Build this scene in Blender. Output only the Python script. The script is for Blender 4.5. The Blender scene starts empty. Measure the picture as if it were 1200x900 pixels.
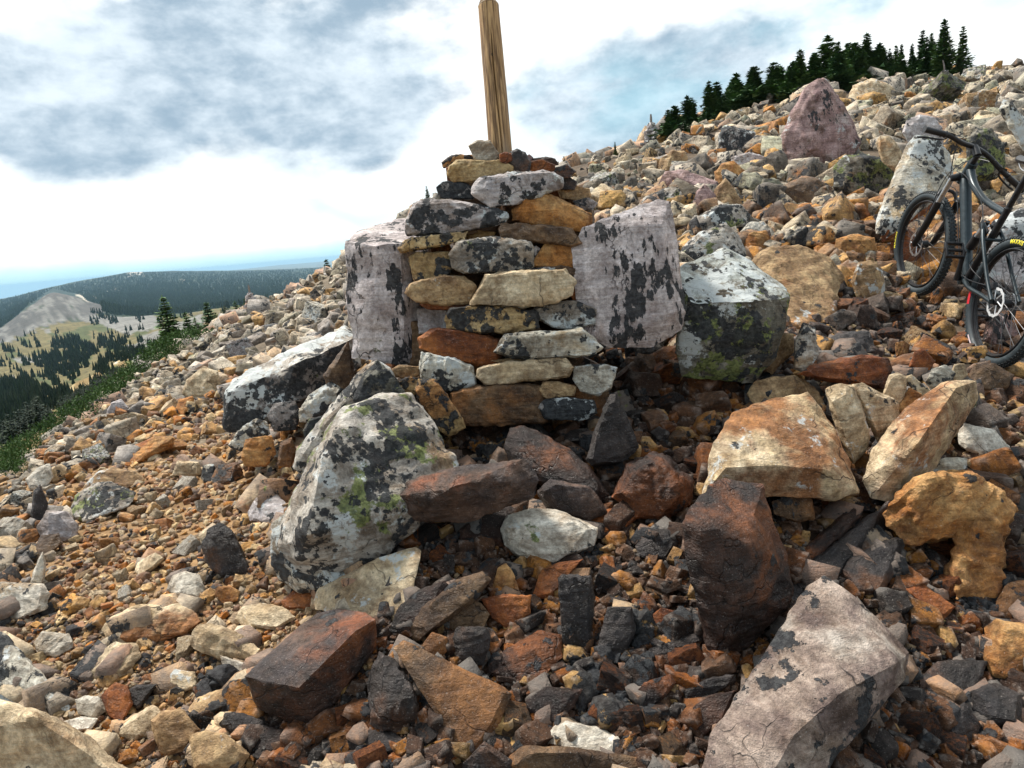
import bpy, bmesh, math, random
import numpy as np
from mathutils import Vector, Matrix, noise as mnoise

SC = bpy.context.scene
COL = SC.collection
RAD = math.radians

# ------------------------------------------------------------------ camera
F = 782.0                                   # focal length for a 1200 px wide frame
PITCH, ROLL = RAD(12.0), RAD(5.0)
CAM = np.array([0.0, 0.0, 1.55])
_f = np.array([0, math.cos(PITCH), -math.sin(PITCH)])
_u0 = np.array([0, math.sin(PITCH), math.cos(PITCH)])
_r0 = np.array([1.0, 0, 0])
_r = math.cos(ROLL) * _r0 - math.sin(ROLL) * _u0
_u = math.sin(ROLL) * _r0 + math.cos(ROLL) * _u0
cd = bpy.data.cameras.new('camera')
cam = bpy.data.objects.new('camera', cd)
COL.objects.link(cam)
cd.sensor_width = 36.0
cd.lens = 36.0 * F / 1200.0
cd.clip_start = 0.05
cd.clip_end = 200000.0
cam.matrix_world = Matrix(((_r[0], _u[0], -_f[0], CAM[0]), (_r[1], _u[1], -_f[1], CAM[1]),
                           (_r[2], _u[2], -_f[2], CAM[2]), (0, 0, 0, 1)))
SC.camera = cam

SC.render.engine = 'CYCLES'
SC.view_settings.view_transform = 'Standard'
SC.view_settings.look = 'None'
SC.view_settings.exposure = 0.62
SC.view_settings.gamma = 1.0
SC.cycles.max_bounces = 5
SC.cycles.diffuse_bounces = 2
SC.cycles.glossy_bounces = 2
SC.cycles.volume_bounces = 0
SC.cycles.transparent_max_bounces = 4
SC.cycles.use_denoising = True


def ray(px, py):
    return _f + (px - 600.0) / F * _r - (py - 450.0) / F * _u


def P(px, py, d):
    """world point seen in direction (px, py) at depth d"""
    return CAM + d * ray(px, py)


# ------------------------------------------------------------------ node helper
class NT:
    def __init__(s, tree):
        s.t = tree
        s.t.nodes.clear()

    def n(s, kind, props=None, **inp):
        nd = s.t.nodes.new(kind)
        for k, v in (props or {}).items():
            setattr(nd, k, v)
        for k, v in inp.items():
            key = int(k[1:]) if k[0] == 'i' and k[1:].isdigit() else k.replace('_', ' ')
            s.set(nd.inputs[key], v)
        return nd

    def set(s, sock, v):
        if isinstance(v, bpy.types.NodeSocket):
            s.t.links.new(v, sock)
        elif isinstance(v, bpy.types.Node):
            s.t.links.new(v.outputs[0], sock)
        else:
            if sock.type == 'RGBA' and len(v) == 3:
                v = (*v, 1)
            sock.default_value = v

    def math(s, op, a, b=None, clamp=False):
        nd = s.t.nodes.new('ShaderNodeMath')
        nd.operation = op
        nd.use_clamp = clamp
        s.set(nd.inputs[0], a)
        if b is not None:
            s.set(nd.inputs[1], b)
        return nd.outputs[0]

    def vmath(s, op, a, b=None, scale=None):
        nd = s.t.nodes.new('ShaderNodeVectorMath')
        nd.operation = op
        s.set(nd.inputs[0], a)
        if b is not None:
            s.set(nd.inputs[1], b)
        if scale is not None:
            s.set(nd.inputs['Scale'], scale)
        return nd.outputs[1] if op in ('DOT_PRODUCT', 'LENGTH') else nd.outputs[0]

    def step(s, v, lo, hi, a=0.0, b=1.0):
        nd = s.t.nodes.new('ShaderNodeMapRange')
        nd.interpolation_type = 'SMOOTHSTEP'
        s.set(nd.inputs['Value'], v)
        for k, x in (('From Min', lo), ('From Max', hi), ('To Min', a), ('To Max', b)):
            s.set(nd.inputs[k], x)
        return nd.outputs[0]

    def mix(s, f, a, b, mode='MIX'):
        nd = s.t.nodes.new('ShaderNodeMix')
        nd.data_type = 'RGBA'
        nd.blend_type = mode
        s.set(nd.inputs[0], f)
        s.set(nd.inputs[6], a)
        s.set(nd.inputs[7], b)
        return nd.outputs[2]

    def noise(s, vec, scale, detail=5.0, rough=0.55, dist=0.0):
        nd = s.t.nodes.new('ShaderNodeTexNoise')
        s.set(nd.inputs['Vector'], vec)
        nd.inputs['Scale'].default_value = scale
        nd.inputs['Detail'].default_value = detail
        nd.inputs['Roughness'].default_value = rough
        nd.inputs['Distortion'].default_value = dist
        return nd.outputs[0]


# ------------------------------------------------------------------ sky and light
HAZE = 4.5e-5                                 # density of the haze volume
SUN_EL, SUN_AZ = RAD(58), RAD(-48)          # azimuth measured from +Y towards +X
world = bpy.data.worlds.new('World')
SC.world = world
world.use_nodes = True
w = NT(world.node_tree)
sky = w.n('ShaderNodeTexSky', dict(sky_type='NISHITA', sun_disc=False, sun_elevation=SUN_EL, sun_rotation=SUN_AZ,
                                    altitude=3000.0, air_density=1.0, dust_density=0.6, ozone_density=1.2))
tc = w.n('ShaderNodeTexCoord')
gdir = w.vmath('NORMALIZE', tc.outputs['Generated'])
wn = w.n('ShaderNodeTexNoise', Vector=gdir, Scale=2.6, Detail=4.0, Roughness=0.5)
warp = w.vmath('SCALE', w.vmath('SUBTRACT', wn.outputs['Color'], (0.5, 0.5, 0.5)), scale=0.30)
wdir = w.vmath('ADD', gdir, warp)


def blob(px, py, wx, wy, ang=0.0, inner=0.25, soft=1.0):
    """a cloud patch: centre direction, half widths in degrees, tilt in degrees"""
    d = ray(px, py)
    d = d / np.linalg.norm(d)
    t1 = np.cross(d, [0, 0, 1.0])
    t1 /= np.linalg.norm(t1)
    t2 = np.cross(t1, d)
    a = RAD(ang)
    e1 = t1 * math.cos(a) + t2 * math.sin(a)
    e2 = -t1 * math.sin(a) + t2 * math.cos(a)
    rel = w.vmath('SUBTRACT', wdir, tuple(d))
    x = w.math('DIVIDE', w.vmath('DOT_PRODUCT', rel, tuple(e1)), math.tan(RAD(wx)))
    y = w.math('DIVIDE', w.vmath('DOT_PRODUCT', rel, tuple(e2)), math.tan(RAD(wy)))
    z = w.math('DIVIDE', w.vmath('DOT_PRODUCT', rel, tuple(d)), 0.6)
    q = w.math('ADD', w.math('ADD', w.math('MULTIPLY', x, x), w.math('MULTIPLY', y, y)), w.math('MULTIPLY', z, z))
    return w.step(w.math('SQRT', q), inner, soft, 1.0, 0.0)


def total(items):
    acc = None
    for it in items:
        acc = it if acc is None else w.math('ADD', acc, it)
    return acc


# flattened cloud-layer coordinates: stretched towards the horizon
sep = w.n('ShaderNodeSeparateXYZ', Vector=gdir)
zc = w.math('MAXIMUM', w.math('ADD', sep.outputs[2], 0.22), 0.05)
pl = w.n('ShaderNodeCombineXYZ', X=w.math('DIVIDE', sep.outputs[0], zc), Y=w.math('DIVIDE', sep.outputs[1], zc), Z=0.0)
gs = w.vmath('MULTIPLY', gdir, (1.0, 1.0, 1.9))
cn1 = w.noise(gs, 2.6, 6.0, 0.5, 0.2)
cn2 = w.noise(gs, 7.0, 7.0, 0.55, 0.1)
cn3 = w.noise(gs, 17.0, 7.0, 0.6, 0.1)
cnm = w.math('ADD', w.math('ADD', w.math('MULTIPLY', cn1, 0.42), w.math('MULTIPLY', cn2, 0.45)), w.math('MULTIPLY', cn3, 0.13))
mass = total([w.math('MULTIPLY', blob(215, 75, 19, 8.5, -3, 0.1), 0.9), w.math('MULTIPLY', blob(95, 135, 12, 7, -12, 0.0), 0.8), w.math('MULTIPLY', blob(430, 80, 9, 5, -4, 0.0), 0.7),
              w.math('MULTIPLY', blob(735, 120, 18, 9, -6, 0.1), 1.1), w.math('MULTIPLY', blob(870, 50, 18, 6, 8, 0.0), 0.55), w.math('MULTIPLY', blob(330, 10, 22, 5, 0, 0.0), 0.5),
              w.math('MULTIPLY', blob(1080, 20, 12, 4, 0, 0.0), 0.30)])
edge = w.math('MULTIPLY', w.math('SUBTRACT', cnm, 0.47), 2.5)
grey = w.step(w.math('ADD', mass, edge), 0.24, 0.80)
# unseen cloud overhead and behind the photographer, greyed to make the light more directional
behind = w.step(sep.outputs[1], 0.45, -0.25)
over = w.step(sep.outputs[2], 0.62, 0.85)
grey = w.math('MAXIMUM', grey, w.math('MULTIPLY', w.math('MAXIMUM', behind, w.math('MULTIPLY', over, 0.55)), w.step(cn1, 0.3, 0.7, 0.75, 1.1)), clamp=True)
dark = w.mix(w.step(w.math('ADD', w.math('MULTIPLY', cnm, 0.7), w.math('MULTIPLY', cn3, 0.3)), 0.36, 0.62), (8.8, 9.9, 10.7), (3.6, 4.9, 6.1))
ccol = w.mix(grey, w.mix(w.step(cn2, .3, .6), (9.4, 10.8, 11.4), (13.5, 13.5, 13.2)), dark)
cyan = total([w.math('MULTIPLY', blob(700, 110, 14, 6, -8, 0.0), 0.35), w.math('MULTIPLY', blob(400, 215, 9, 2.4, -12, 0.0), 0.5),
              w.math('MULTIPLY', blob(960, 50, 24, 5, 0, 0.0), 0.3), w.math('MULTIPLY', blob(1150, 40, 4, 2, 0, 0.0), 0.5)])
ccol = w.mix(w.math('MULTIPLY', cyan, w.step(cn2, 0.35, 0.6)), ccol, (4.2, 8.2, 9.6))
# clear pale band just above the horizon, under the cloud base
band = w.step(w.math('ADD', sep.outputs[2], w.math('MULTIPLY', w.math('SUBTRACT', cn2, 0.5), 0.012)), 0.004, 0.034, 0.85, 0.0)
ccol = w.mix(band, ccol, (5.4, 9.2, 9.9))
cover = w.step(w.math('ADD', cn1, w.math('MULTIPLY', grey, 0.3)), 0.22, 0.34, 0.8, 0.97)
fin = w.mix(cover, sky, ccol)
bg = w.n('ShaderNodeBackground', Color=fin, Strength=0.069)
w.n('ShaderNodeOutputWorld', Surface=bg)

sd = bpy.data.lights.new('sun', 'SUN')
sd.energy = 4.2
sd.angle = RAD(10)
sd.color = (1.0, 0.95, 0.87)
sun = bpy.data.objects.new('sun', sd)
COL.objects.link(sun)
sdir = Vector((math.cos(SUN_EL) * math.sin(SUN_AZ), math.cos(SUN_EL) * math.cos(SUN_AZ), math.sin(SUN_EL)))
sun.rotation_euler = (-sdir).to_track_quat('-Z', 'Y').to_euler()

# ------------------------------------------------------------------ terrain as a height field z(azimuth, distance)
CP = [  # (px, py, depth)
    (600, 900, 1.72), (300, 900, 1.8), (0, 900, 1.95), (-300, 900, 2.2), (900, 900, 1.68), (1200, 900, 1.7), (1500, 900, 1.7),
    (0, 700, 2.7), (150, 700, 2.6), (300, 700, 2.5), (450, 700, 2.15), (600, 750, 2.05), (750, 750, 2.0), (900, 780, 1.9),
    (1100, 800, 1.92), (1200, 800, 1.95), (-300, 700, 3.3), (200, 600, 3.6), (300, 600, 3.3), (400, 600, 2.75), (600, 620, 2.5),
    (750, 620, 2.45), (900, 650, 2.25), (1100, 650, 2.35), (1200, 650, 2.4),
    (100, 600, 3.9), (0, 620, 3.6), (0, 565, 4.6), (150, 500, 6.2), (60, 508, 6.6), (300, 500, 5.2), (400, 500, 3.7), (500, 500, 3.15), (600, 500, 3.1),
    (700, 500, 3.05), (800, 500, 3.05), (900, 500, 3.0), (1000, 500, 2.95), (1100, 520, 2.85), (1200, 520, 2.9),
    (-100, 660, 3.7), (-100, 640, 4.4),
    (400, 420, 5.4), (300, 430, 8.0), (350, 380, 12), (400, 350, 17), (180, 432, 12), (240, 398, 17), (290, 367, 26), (330, 350, 31), (405, 322, 36),
    (500, 430, 3.5), (600, 430, 3.7), (700, 430, 3.6), (800, 430, 3.45), (900, 430, 3.5), (1000, 450, 3.4), (1150, 440, 3.55), (1200, 440, 3.6),
    (500, 330, 6.5), (600, 330, 6.0), (700, 330, 5.4), (800, 350, 4.3), (900, 380, 4.1), (1000, 370, 4.1), (1080, 346, 4.7), (1200, 350, 4.5),
    (1400, 350, 4.3), (1400, 500, 3.0),
    (450, 280, 26), (500, 250, 32), (600, 215, 30), (600, 260, 14), (680, 197, 26), (700, 230, 9.5), (700, 280, 6.6), (800, 280, 5.8), (800, 230, 8.5), (800, 190, 15),
    (750, 172, 32), (800, 150, 40), (900, 118, 46), (900, 160, 20), (900, 200, 11), (900, 250, 7), (900, 300, 5.2), (1000, 300, 5.0), (1000, 250, 6.6), (1000, 200, 9.5), (1000, 150, 18),
    (1000, 110, 36), (1000, 96, 46), (1050, 90, 50), (1090, 300, 5.7), (1100, 240, 7.0), (1100, 190, 9.5), (1100, 150, 16), (1100, 110, 33), (1100, 84, 54), (1150, 77, 58),
    (1200, 76, 60), (1200, 110, 32), (1200, 150, 14), (1200, 200, 8.5), (1200, 250, 6.0), (1200, 300, 5.4), (1400, 250, 6.0), (1400, 150, 14), (1400, 60, 60),
    # beyond the near crest the ground rolls over
    (450, 300, 40), (500, 275, 50), (600, 250, 50), (680, 235, 46), (750, 205, 52), (800, 175, 60), (900, 145, 66), (1000, 115, 68), (1100, 100, 80), (1200, 90, 90), (1400, 90, 90),
    (500, 330, 120), (600, 310, 120), (750, 290, 150), (900, 260, 150), (1000, 240, 160), (1100, 210, 160), (1200, 190, 160), (1400, 170, 160),
    (500, 330, 900), (600, 320, 900), (800, 300, 900), (1000, 285, 900), (1200, 265, 900),
    (405, 345, 55), (330, 368, 48), (290, 388, 40), (240, 415, 26), (180, 452, 18), (120, 485, 12), (60, 535, 9), (0, 595, 6.5), (-100, 680, 6),
    (0, 640, 12), (60, 560, 16), (-100, 720, 12),
    # slope falling to the valley, seen left of the crest
    (20, 570, 26), (0, 575, 24), (90, 510, 34), (150, 462, 44), (200, 428, 52), (250, 395, 58), (290, 372, 64), (0, 545, 40), (60, 500, 55), (120, 460, 75), (180, 415, 90), (240, 378, 110), (300, 368, 120),
    (-200, 650, 30), (-200, 600, 60),
    (0, 525, 90), (60, 480, 130), (120, 440, 190), (180, 398, 260), (240, 372, 330), (300, 362, 400), (380, 345, 400),
    (0, 490, 240), (60, 455, 330), (120, 425, 420), (180, 390, 520), (0, 450, 520), (60, 430, 600), (120, 405, 700), (180, 380, 850), (240, 368, 900), (300, 358, 1100), (400, 345, 1100),
    (0, 415, 900), (60, 398, 1000), (120, 385, 1150), (-200, 470, 700), (-200, 560, 250),
    # bald hill
    (0, 397, 1250), (30, 366, 1420), (62, 341, 1600), (90, 349, 1600), (115, 360, 1500), (60, 370, 1350), (30, 385, 1300), (90, 378, 1300), (140, 372, 1500), (-60, 430, 1250),
    (62, 352, 1900), (30, 372, 1800), (0, 395, 1700), (90, 360, 1900), (0, 372, 2800), (40, 352, 2800),
    # forested plateau
    (0, 351, 5200), (60, 337, 6000), (100, 329, 6200), (150, 319, 6500), (207, 318, 6800), (300, 317, 8000), (405, 311, 9500), (-200, 385, 5200),
    (100, 350, 3200), (150, 345, 3000), (200, 345, 3000), (300, 338, 3200), (400, 330, 3600), (120, 365, 2200), (200, 362, 2000), (300, 352, 2200), (400, 340, 2400),
    (0, 356, 8000), (60, 344, 9000), (150, 329, 10000), (300, 321, 13000), (405, 314, 14000), (-200, 395, 9000),
    (0, 352, 18000), (60, 342, 18000), (150, 327, 20000), (260, 318, 24000), (330, 310, 26000), (405, 304, 28000), (600, 290, 28000), (900, 268, 28000), (1200, 245, 28000), (1400, 235, 28000),
    (0, 350, 45000), (150, 332, 45000), (300, 318, 45000), (405, 306, 45000), (600, 292, 45000), (900, 266, 45000), (1200, 242, 45000), (-200, 372, 45000), (1400, 225, 45000),
]
R0 = 2.5
cp = np.array(CP)
dirs = np.array([ray(a, b) for a, b, _ in CP]) * cp[:, 2:3]
c_az = np.arctan2(dirs[:, 0], dirs[:, 1])
c_r = np.hypot(dirs[:, 0], dirs[:, 1])
c_v = dirs[:, 2] / (c_r + R0)
ex = []
for a in np.linspace(-1.1, 1.1, 9):          # ground around the feet
    for rr in (0.4, 1.0):
        ex.append((a, rr, -1.5 / (rr + R0)))
for a, rr, el in ((-1.3, 4, -.3), (-1.3, 40, -.35), (-1.3, 500, -.2), (-1.3, 9000, -.02), (1.3, 3, -.3), (1.3, 10, 0.0), (1.3, 50, .12), (1.3, 9000, .0)):
    ex.append((a, rr, el))
c_az = np.concatenate([c_az, [e[0] for e in ex]])
c_r = np.concatenate([c_r, [e[1] for e in ex]])
c_v = np.concatenate([c_v, [e[2] for e in ex]])
KA = 4.0
X = np.stack([c_az * KA, np.log(c_r)], 1)


def _phi(d):
    return d


A = _phi(np.linalg.norm(X[:, None] - X[None], axis=2)) - 0.002 * np.eye(len(X))
n_ = len(X)
B = np.zeros((n_ + 1, n_ + 1))
B[:n_, :n_] = A
B[:n_, n_] = 1
B[n_, :n_] = 1
wts = np.linalg.solve(B, np.append(c_v, 0))

NA, NR = 560, 620
AZ = np.concatenate([np.linspace(-1.5, -0.80, 40, endpoint=False), np.linspace(-0.80, 0.80, NA), np.linspace(0.80, 1.5, 40)[1:]])
LR = np.linspace(math.log(0.35), math.log(46000), NR)
ga, gl = np.meshgrid(AZ, LR, indexing='ij')
q = np.stack([np.clip(ga, -1.15, 1.15).ravel() * KA, gl.ravel()], 1)
val = np.empty(len(q))
for i in range(0, len(q), 20000):
    val[i:i + 20000] = _phi(np.linalg.norm(q[i:i + 20000, None] - X[None], axis=2)) @ wts[:n_] + wts[n_]
gr = np.exp(gl)
Z = val.reshape(ga.shape) * (gr + R0)
# smooth the kinks of the interpolation a little
for _ in range(2):
    Z[1:-1, 1:-1] = 0.5 * Z[1:-1, 1:-1] + 0.125 * (Z[:-2, 1:-1] + Z[2:, 1:-1] + Z[1:-1, :-2] + Z[1:-1, 2:])
GX, GY = gr * np.sin(ga), gr * np.cos(ga)


def vnoise(x, y, seed=0):
    """cheap vectorised value noise, -1..1"""
    xi, yi = np.floor(x).astype(np.int64), np.floor(y).astype(np.int64)
    xf, yf = x - xi, y - yi
    u, v = xf * xf * (3 - 2 * xf), yf * yf * (3 - 2 * yf)

    def h(a, b):
        k = (a * 374761393 + b * 668265263 + seed * 1442695041) & 0x7fffffff
        k = ((k ^ (k >> 13)) * 1274126177) & 0x7fffffff
        return ((k ^ (k >> 16)) & 0xffff) / 32767.5 - 1
    return (h(xi, yi) * (1 - u) + h(xi + 1, yi) * u) * (1 - v) + (h(xi, yi + 1) * (1 - u) + h(xi + 1, yi + 1) * u) * v


def fbm(x, y, oct_=4, seed=0):
    s, a = 0, 1
    for o in range(oct_):
        s = s + a * vnoise(x * 2 ** o, y * 2 ** o, seed + o)
        a *= 0.5
    return s


amp = np.where(gr < 60, 0.012 * np.minimum(gr, 25) * 0.5, 0.0) + np.where(gr >= 60, np.minimum(0.15 + (gr - 60) * 0.0035, 9.0), 0)
wl = np.maximum(gr * 0.12, 0.5)
band_ = np.floor(np.log2(wl))
for b_ in np.unique(band_):                  # noise wavelength grows with distance
    m_ = band_ == b_
    s_ = 2.0 ** b_
    Z[m_] += (fbm(GX[m_] / s_, GY[m_] / s_, 4, int(b_) + 20) * amp[m_])
SL = Z / gr


def zat(x, y):
    """height of the ground (relative to the eye) at world x, y"""
    a, l = np.arctan2(x, y), np.log(np.maximum(np.hypot(x, y), 0.36))
    i = np.clip(np.searchsorted(AZ, a) - 1, 0, len(AZ) - 2)
    fj = np.clip((l - LR[0]) / (LR[1] - LR[0]), 0, NR - 1.001)
    j = fj.astype(int) if hasattr(fj, 'astype') else int(fj)
    fa = np.clip((a - AZ[i]) / (AZ[i + 1] - AZ[i]), 0, 1)
    fl = fj - j
    return (Z[i, j] * (1 - fa) + Z[i + 1, j] * fa) * (1 - fl) + (Z[i, j + 1] * (1 - fa) + Z[i + 1, j + 1] * fa) * fl


def hit(px, py, rmin=1.2):
    """first ground point seen through (px, py): returns (x, y, z_world, depth) or None for sky"""
    d = ray(px, py)
    a = math.atan2(d[0], d[1])
    h = math.hypot(d[0], d[1])
    s = d[2] / h
    i = min(max(int(np.searchsorted(AZ, a)) - 1, 0), len(AZ) - 2)
    f = (a - AZ[i]) / (AZ[i + 1] - AZ[i])
    row = SL[i] * (1 - f) + SL[i + 1] * f
    j0 = int(max(0, (math.log(rmin) - LR[0]) / (LR[1] - LR[0])))
    ok = np.nonzero(row[j0:] >= s)[0]
    if len(ok) == 0:
        return None
    j = j0 + ok[0]
    if j > j0:
        t = (s - row[j - 1]) / (row[j] - row[j - 1] + 1e-12)
        lr = LR[j - 1] + t * (LR[j] - LR[j - 1])
    else:
        lr = LR[j]
    r = math.exp(lr)
    return r * d[0] / h, r * d[1] / h, CAM[2] + s * r, r / h


def gdepth(px, py):
    g = hit(px, py)
    return g[3] if g else 80.0


def tag(o, label=None, cat=None, group=None, kind=None):
    if label:
        o['label'] = label
    if cat:
        o['category'] = cat
    if group:
        o['group'] = group
    if kind:
        o['kind'] = kind
    return o


def mesh_obj(name, verts, faces, mat=None, smooth=True, parent=None, loc=None):
    me = bpy.data.meshes.new(name)
    verts = np.asarray(verts, dtype=np.float32).reshape(-1, 3)
    if isinstance(faces, np.ndarray):
        nf, k = faces.shape
        me.vertices.add(len(verts))
        me.vertices.foreach_set('co', verts.ravel())
        me.loops.add(nf * k)
        me.loops.foreach_set('vertex_index', faces.astype(np.int32).ravel())
        me.polygons.add(nf)
        me.polygons.foreach_set('loop_start', np.arange(0, nf * k, k, dtype=np.int32))
        me.polygons.foreach_set('loop_total', np.full(nf, k, dtype=np.int32))
        me.update(calc_edges=True)
        me.validate()
    else:
        me.from_pydata([tuple(map(float, v)) for v in verts], [], [tuple(f) for f in faces])
        me.update()
    if smooth:
        me.polygons.foreach_set('use_smooth', np.ones(len(me.polygons), dtype=bool))
    if mat:
        me.materials.append(mat)
    o = bpy.data.objects.new(name, me)
    COL.objects.link(o)
    if loc is not None:
        o.location = loc
    if parent:
        o.parent = parent
    return o


def color_attr(me, cols, name='tint'):
    at = me.color_attributes.new(name, 'FLOAT_COLOR', 'POINT')
    c = np.ones((len(cols), 4), dtype=np.float32)
    c[:, :3] = cols
    at.data.foreach_set('color', c.ravel())
# ------------------------------------------------------------------ materials
def new_mat(name):
    m = bpy.data.materials.new(name)
    m.use_nodes = True
    return m, NT(m.node_tree)


def rock_mat(name, ca, cb, cc, rust=0.45, black=0.0, green=0.0, white=0.0, stretch=(1, 1, 1), rough=0.82, crack=0.6, tint=False, scale=1.0,
             black_size=13.0, dirt=(.42, .35, .29), worn=0.25):
    """weathered rock: two base tones, an iron-stain tone, speckle, bedding, cracks and patches of crust lichen.
    rust / black / green / white are coverages 0..1"""
    m, t = new_mat(name)
    tco = t.n('ShaderNodeTexCoord')
    oi = t.n('ShaderNodeObjectInfo')
    off = t.vmath('SCALE', (37.1, 17.3, 53.7), scale=oi.outputs['Random'])
    v = t.vmath('ADD', tco.outputs['Object'], off)
    v = t.vmath('SCALE', v, scale=scale)
    vs = t.vmath('MULTIPLY', v, stretch)
    big = t.noise(v, 2.2, 3, 0.55)
    mid = t.noise(vs, 7.0, 7, 0.65, 0.4)
    fine = t.noise(v, 55.0, 5, 0.7)
    grain = t.noise(v, 190.0, 3, 0.7)
    bed = t.noise(t.vmath('MULTIPLY', v, (2.0, 3.0, 26.0)), 1.6, 5, 0.6, 0.5)
    if tint:
        at = t.n('ShaderNodeAttribute', dict(attribute_name='tint'))
        base0 = at.outputs['Color']
        ca = t.mix(1.0, base0, ca, 'MULTIPLY')
        cb = t.mix(1.0, base0, cb, 'MULTIPLY')
    col = t.mix(t.step(mid, 0.36, 0.64), ca, cb)
    if rust:
        rf = t.math('ADD', t.math('MULTIPLY', big, 0.6), t.math('MULTIPLY', mid, 0.4))
        col = t.mix(t.math('MULTIPLY', t.step(rf, 0.66 - 0.30 * rust, 0.76 - 0.30 * rust), 0.9), col, cc)
    col = t.mix(1.0, col, t.mix(t.step(fine, 0.3, 0.7), (0.66, 0.64, 0.62), (1.25, 1.24, 1.22)), 'MULTIPLY')
    col = t.mix(1.0, col, t.mix(t.step(bed, 0.35, 0.62), (0.78, 0.76, 0.74), (1.1, 1.1, 1.1)), 'MULTIPLY')
    mott = t.noise(t.vmath('ADD', v, (5.0, 1.0, 8.0)), 4.5, 9, 0.78, 0.6)
    col = t.mix(1.0, col, t.mix(t.step(mott, 0.36, 0.60), dirt, (1.12, 1.1, 1.08)), 'MULTIPLY')
    col = t.mix(t.step(grain, 0.62, 0.75, 0, 0.45), col, t.mix(1.0, col, (0.35, 0.32, 0.3), 'MULTIPLY'))
    # pale dust and worn crystal edges
    col = t.mix(t.step(grain, 0.40, 0.28, 0, 0.35), col, (0.62, 0.56, 0.5))
    pt = t.n('ShaderNodeNewGeometry').outputs['Pointiness']
    col = t.mix(t.math('MULTIPLY', t.step(t.math('ADD', pt, t.math('MULTIPLY', t.math('SUBTRACT', fine, .5), .10)), 0.535, 0.60), worn), col, t.mix(1.0, col, (2.4, 2.3, 2.2), 'MULTIPLY') if not tint else (0.5, 0.45, 0.4))
    # cracks
    wv = t.vmath('ADD', vs, t.vmath('SCALE', t.vmath('SUBTRACT', t.n('ShaderNodeTexNoise', Vector=v, Scale=5.0, Detail=4.0).outputs['Color'], (.5, .5, .5)), scale=0.28))
    vor = t.n('ShaderNodeTexVoronoi', dict(feature='DISTANCE_TO_EDGE'), Vector=wv, Scale=3.6)
    cmask = t.step(t.noise(v, 3.1, 2), 0.47, 0.6)
    ck = t.math('MULTIPLY', t.step(vor.outputs[0], 0.002, 0.011, 1, 0), t.math('MULTIPLY', cmask, crack * 0.8))
    col = t.mix(ck, col, (0.015, 0.012, 0.012))
    hgt = t.math('SUBTRACT', t.math('ADD', t.math('ADD', t.math('MULTIPLY', mott, 0.8), t.math('MULTIPLY', fine, 0.5)), t.math('ADD', t.math('MULTIPLY', bed, 0.6), t.math('MULTIPLY', grain, 0.22))), t.math('MULTIPLY', ck, 1.0))
    if white > .08:
        n = t.noise(v, 9.0, 6, 0.72)
        wf = t.math('ADD', t.math('MULTIPLY', n, 0.6), t.math('MULTIPLY', t.noise(v, 2.0, 2), 0.4))
        col = t.mix(t.math('MULTIPLY', t.step(wf, 0.60 - 0.22 * white, 0.64 - 0.22 * white), 0.85), col, (0.55, 0.58, 0.57))
    if green:
        v2 = t.vmath('ADD', v, (11.0, 4.0, 7.0))
        gf = t.math('ADD', t.math('MULTIPLY', t.noise(v2, 11.0, 5, 0.68), 0.5), t.math('MULTIPLY', t.noise(v2, 2.8, 2), 0.5))
        gc = t.mix(t.step(fine, 0.4, 0.6), (0.075, 0.095, 0.025), (0.21, 0.24, 0.075))
        col = t.mix(t.math('MULTIPLY', t.step(gf, 0.68 - 0.26 * green, 0.705 - 0.26 * green), 0.92), col, gc)
    if black:
        v3 = t.vmath('ADD', vs, (3.0, 9.0, 5.0))
        wob = t.vmath('SCALE', t.vmath('SUBTRACT', t.n('ShaderNodeTexNoise', Vector=v3, Scale=black_size * 2.0, Detail=3.0).outputs['Color'], (.5, .5, .5)), scale=0.9 / black_size)
        vd = t.n('ShaderNodeTexVoronoi', Vector=t.vmath('ADD', v3, wob), Scale=black_size * 1.25)
        bn = t.noise(v3, black_size * 1.4, 5, 0.75)
        bb = t.noise(v3, black_size * 0.22, 3, 0.6)
        sp = t.math('MULTIPLY', vd.outputs['Distance'], -0.16)
        bf = t.math('ADD', t.math('ADD', t.math('MULTIPLY', bn, 0.34), t.math('MULTIPLY', bb, 0.60)), t.math('ADD', sp, 0.11))
        bm_ = t.step(bf, 0.660 - 0.24 * black, 0.675 - 0.24 * black)
        col = t.mix(t.math('MULTIPLY', bm_, 0.96), col, t.mix(t.step(fine, 0.4, 0.65), (0.012, 0.013, 0.016), (0.055, 0.058, 0.06)))
        hgt = t.math('ADD', hgt, t.math('MULTIPLY', bm_, 0.25))
    bump = t.n('ShaderNodeBump', Strength=0.9, Distance=0.022, Height=hgt)
    bs = t.n('ShaderNodeBsdfPrincipled', Base_Color=col, Roughness=t.step(fine, 0.3, 0.7, rough - 0.12, min(1, rough + 0.1)), Normal=bump)
    bs.inputs['Specular IOR Level'].default_value = 0.35
    t.n('ShaderNodeOutputMaterial', Surface=bs)
    return m


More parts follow.
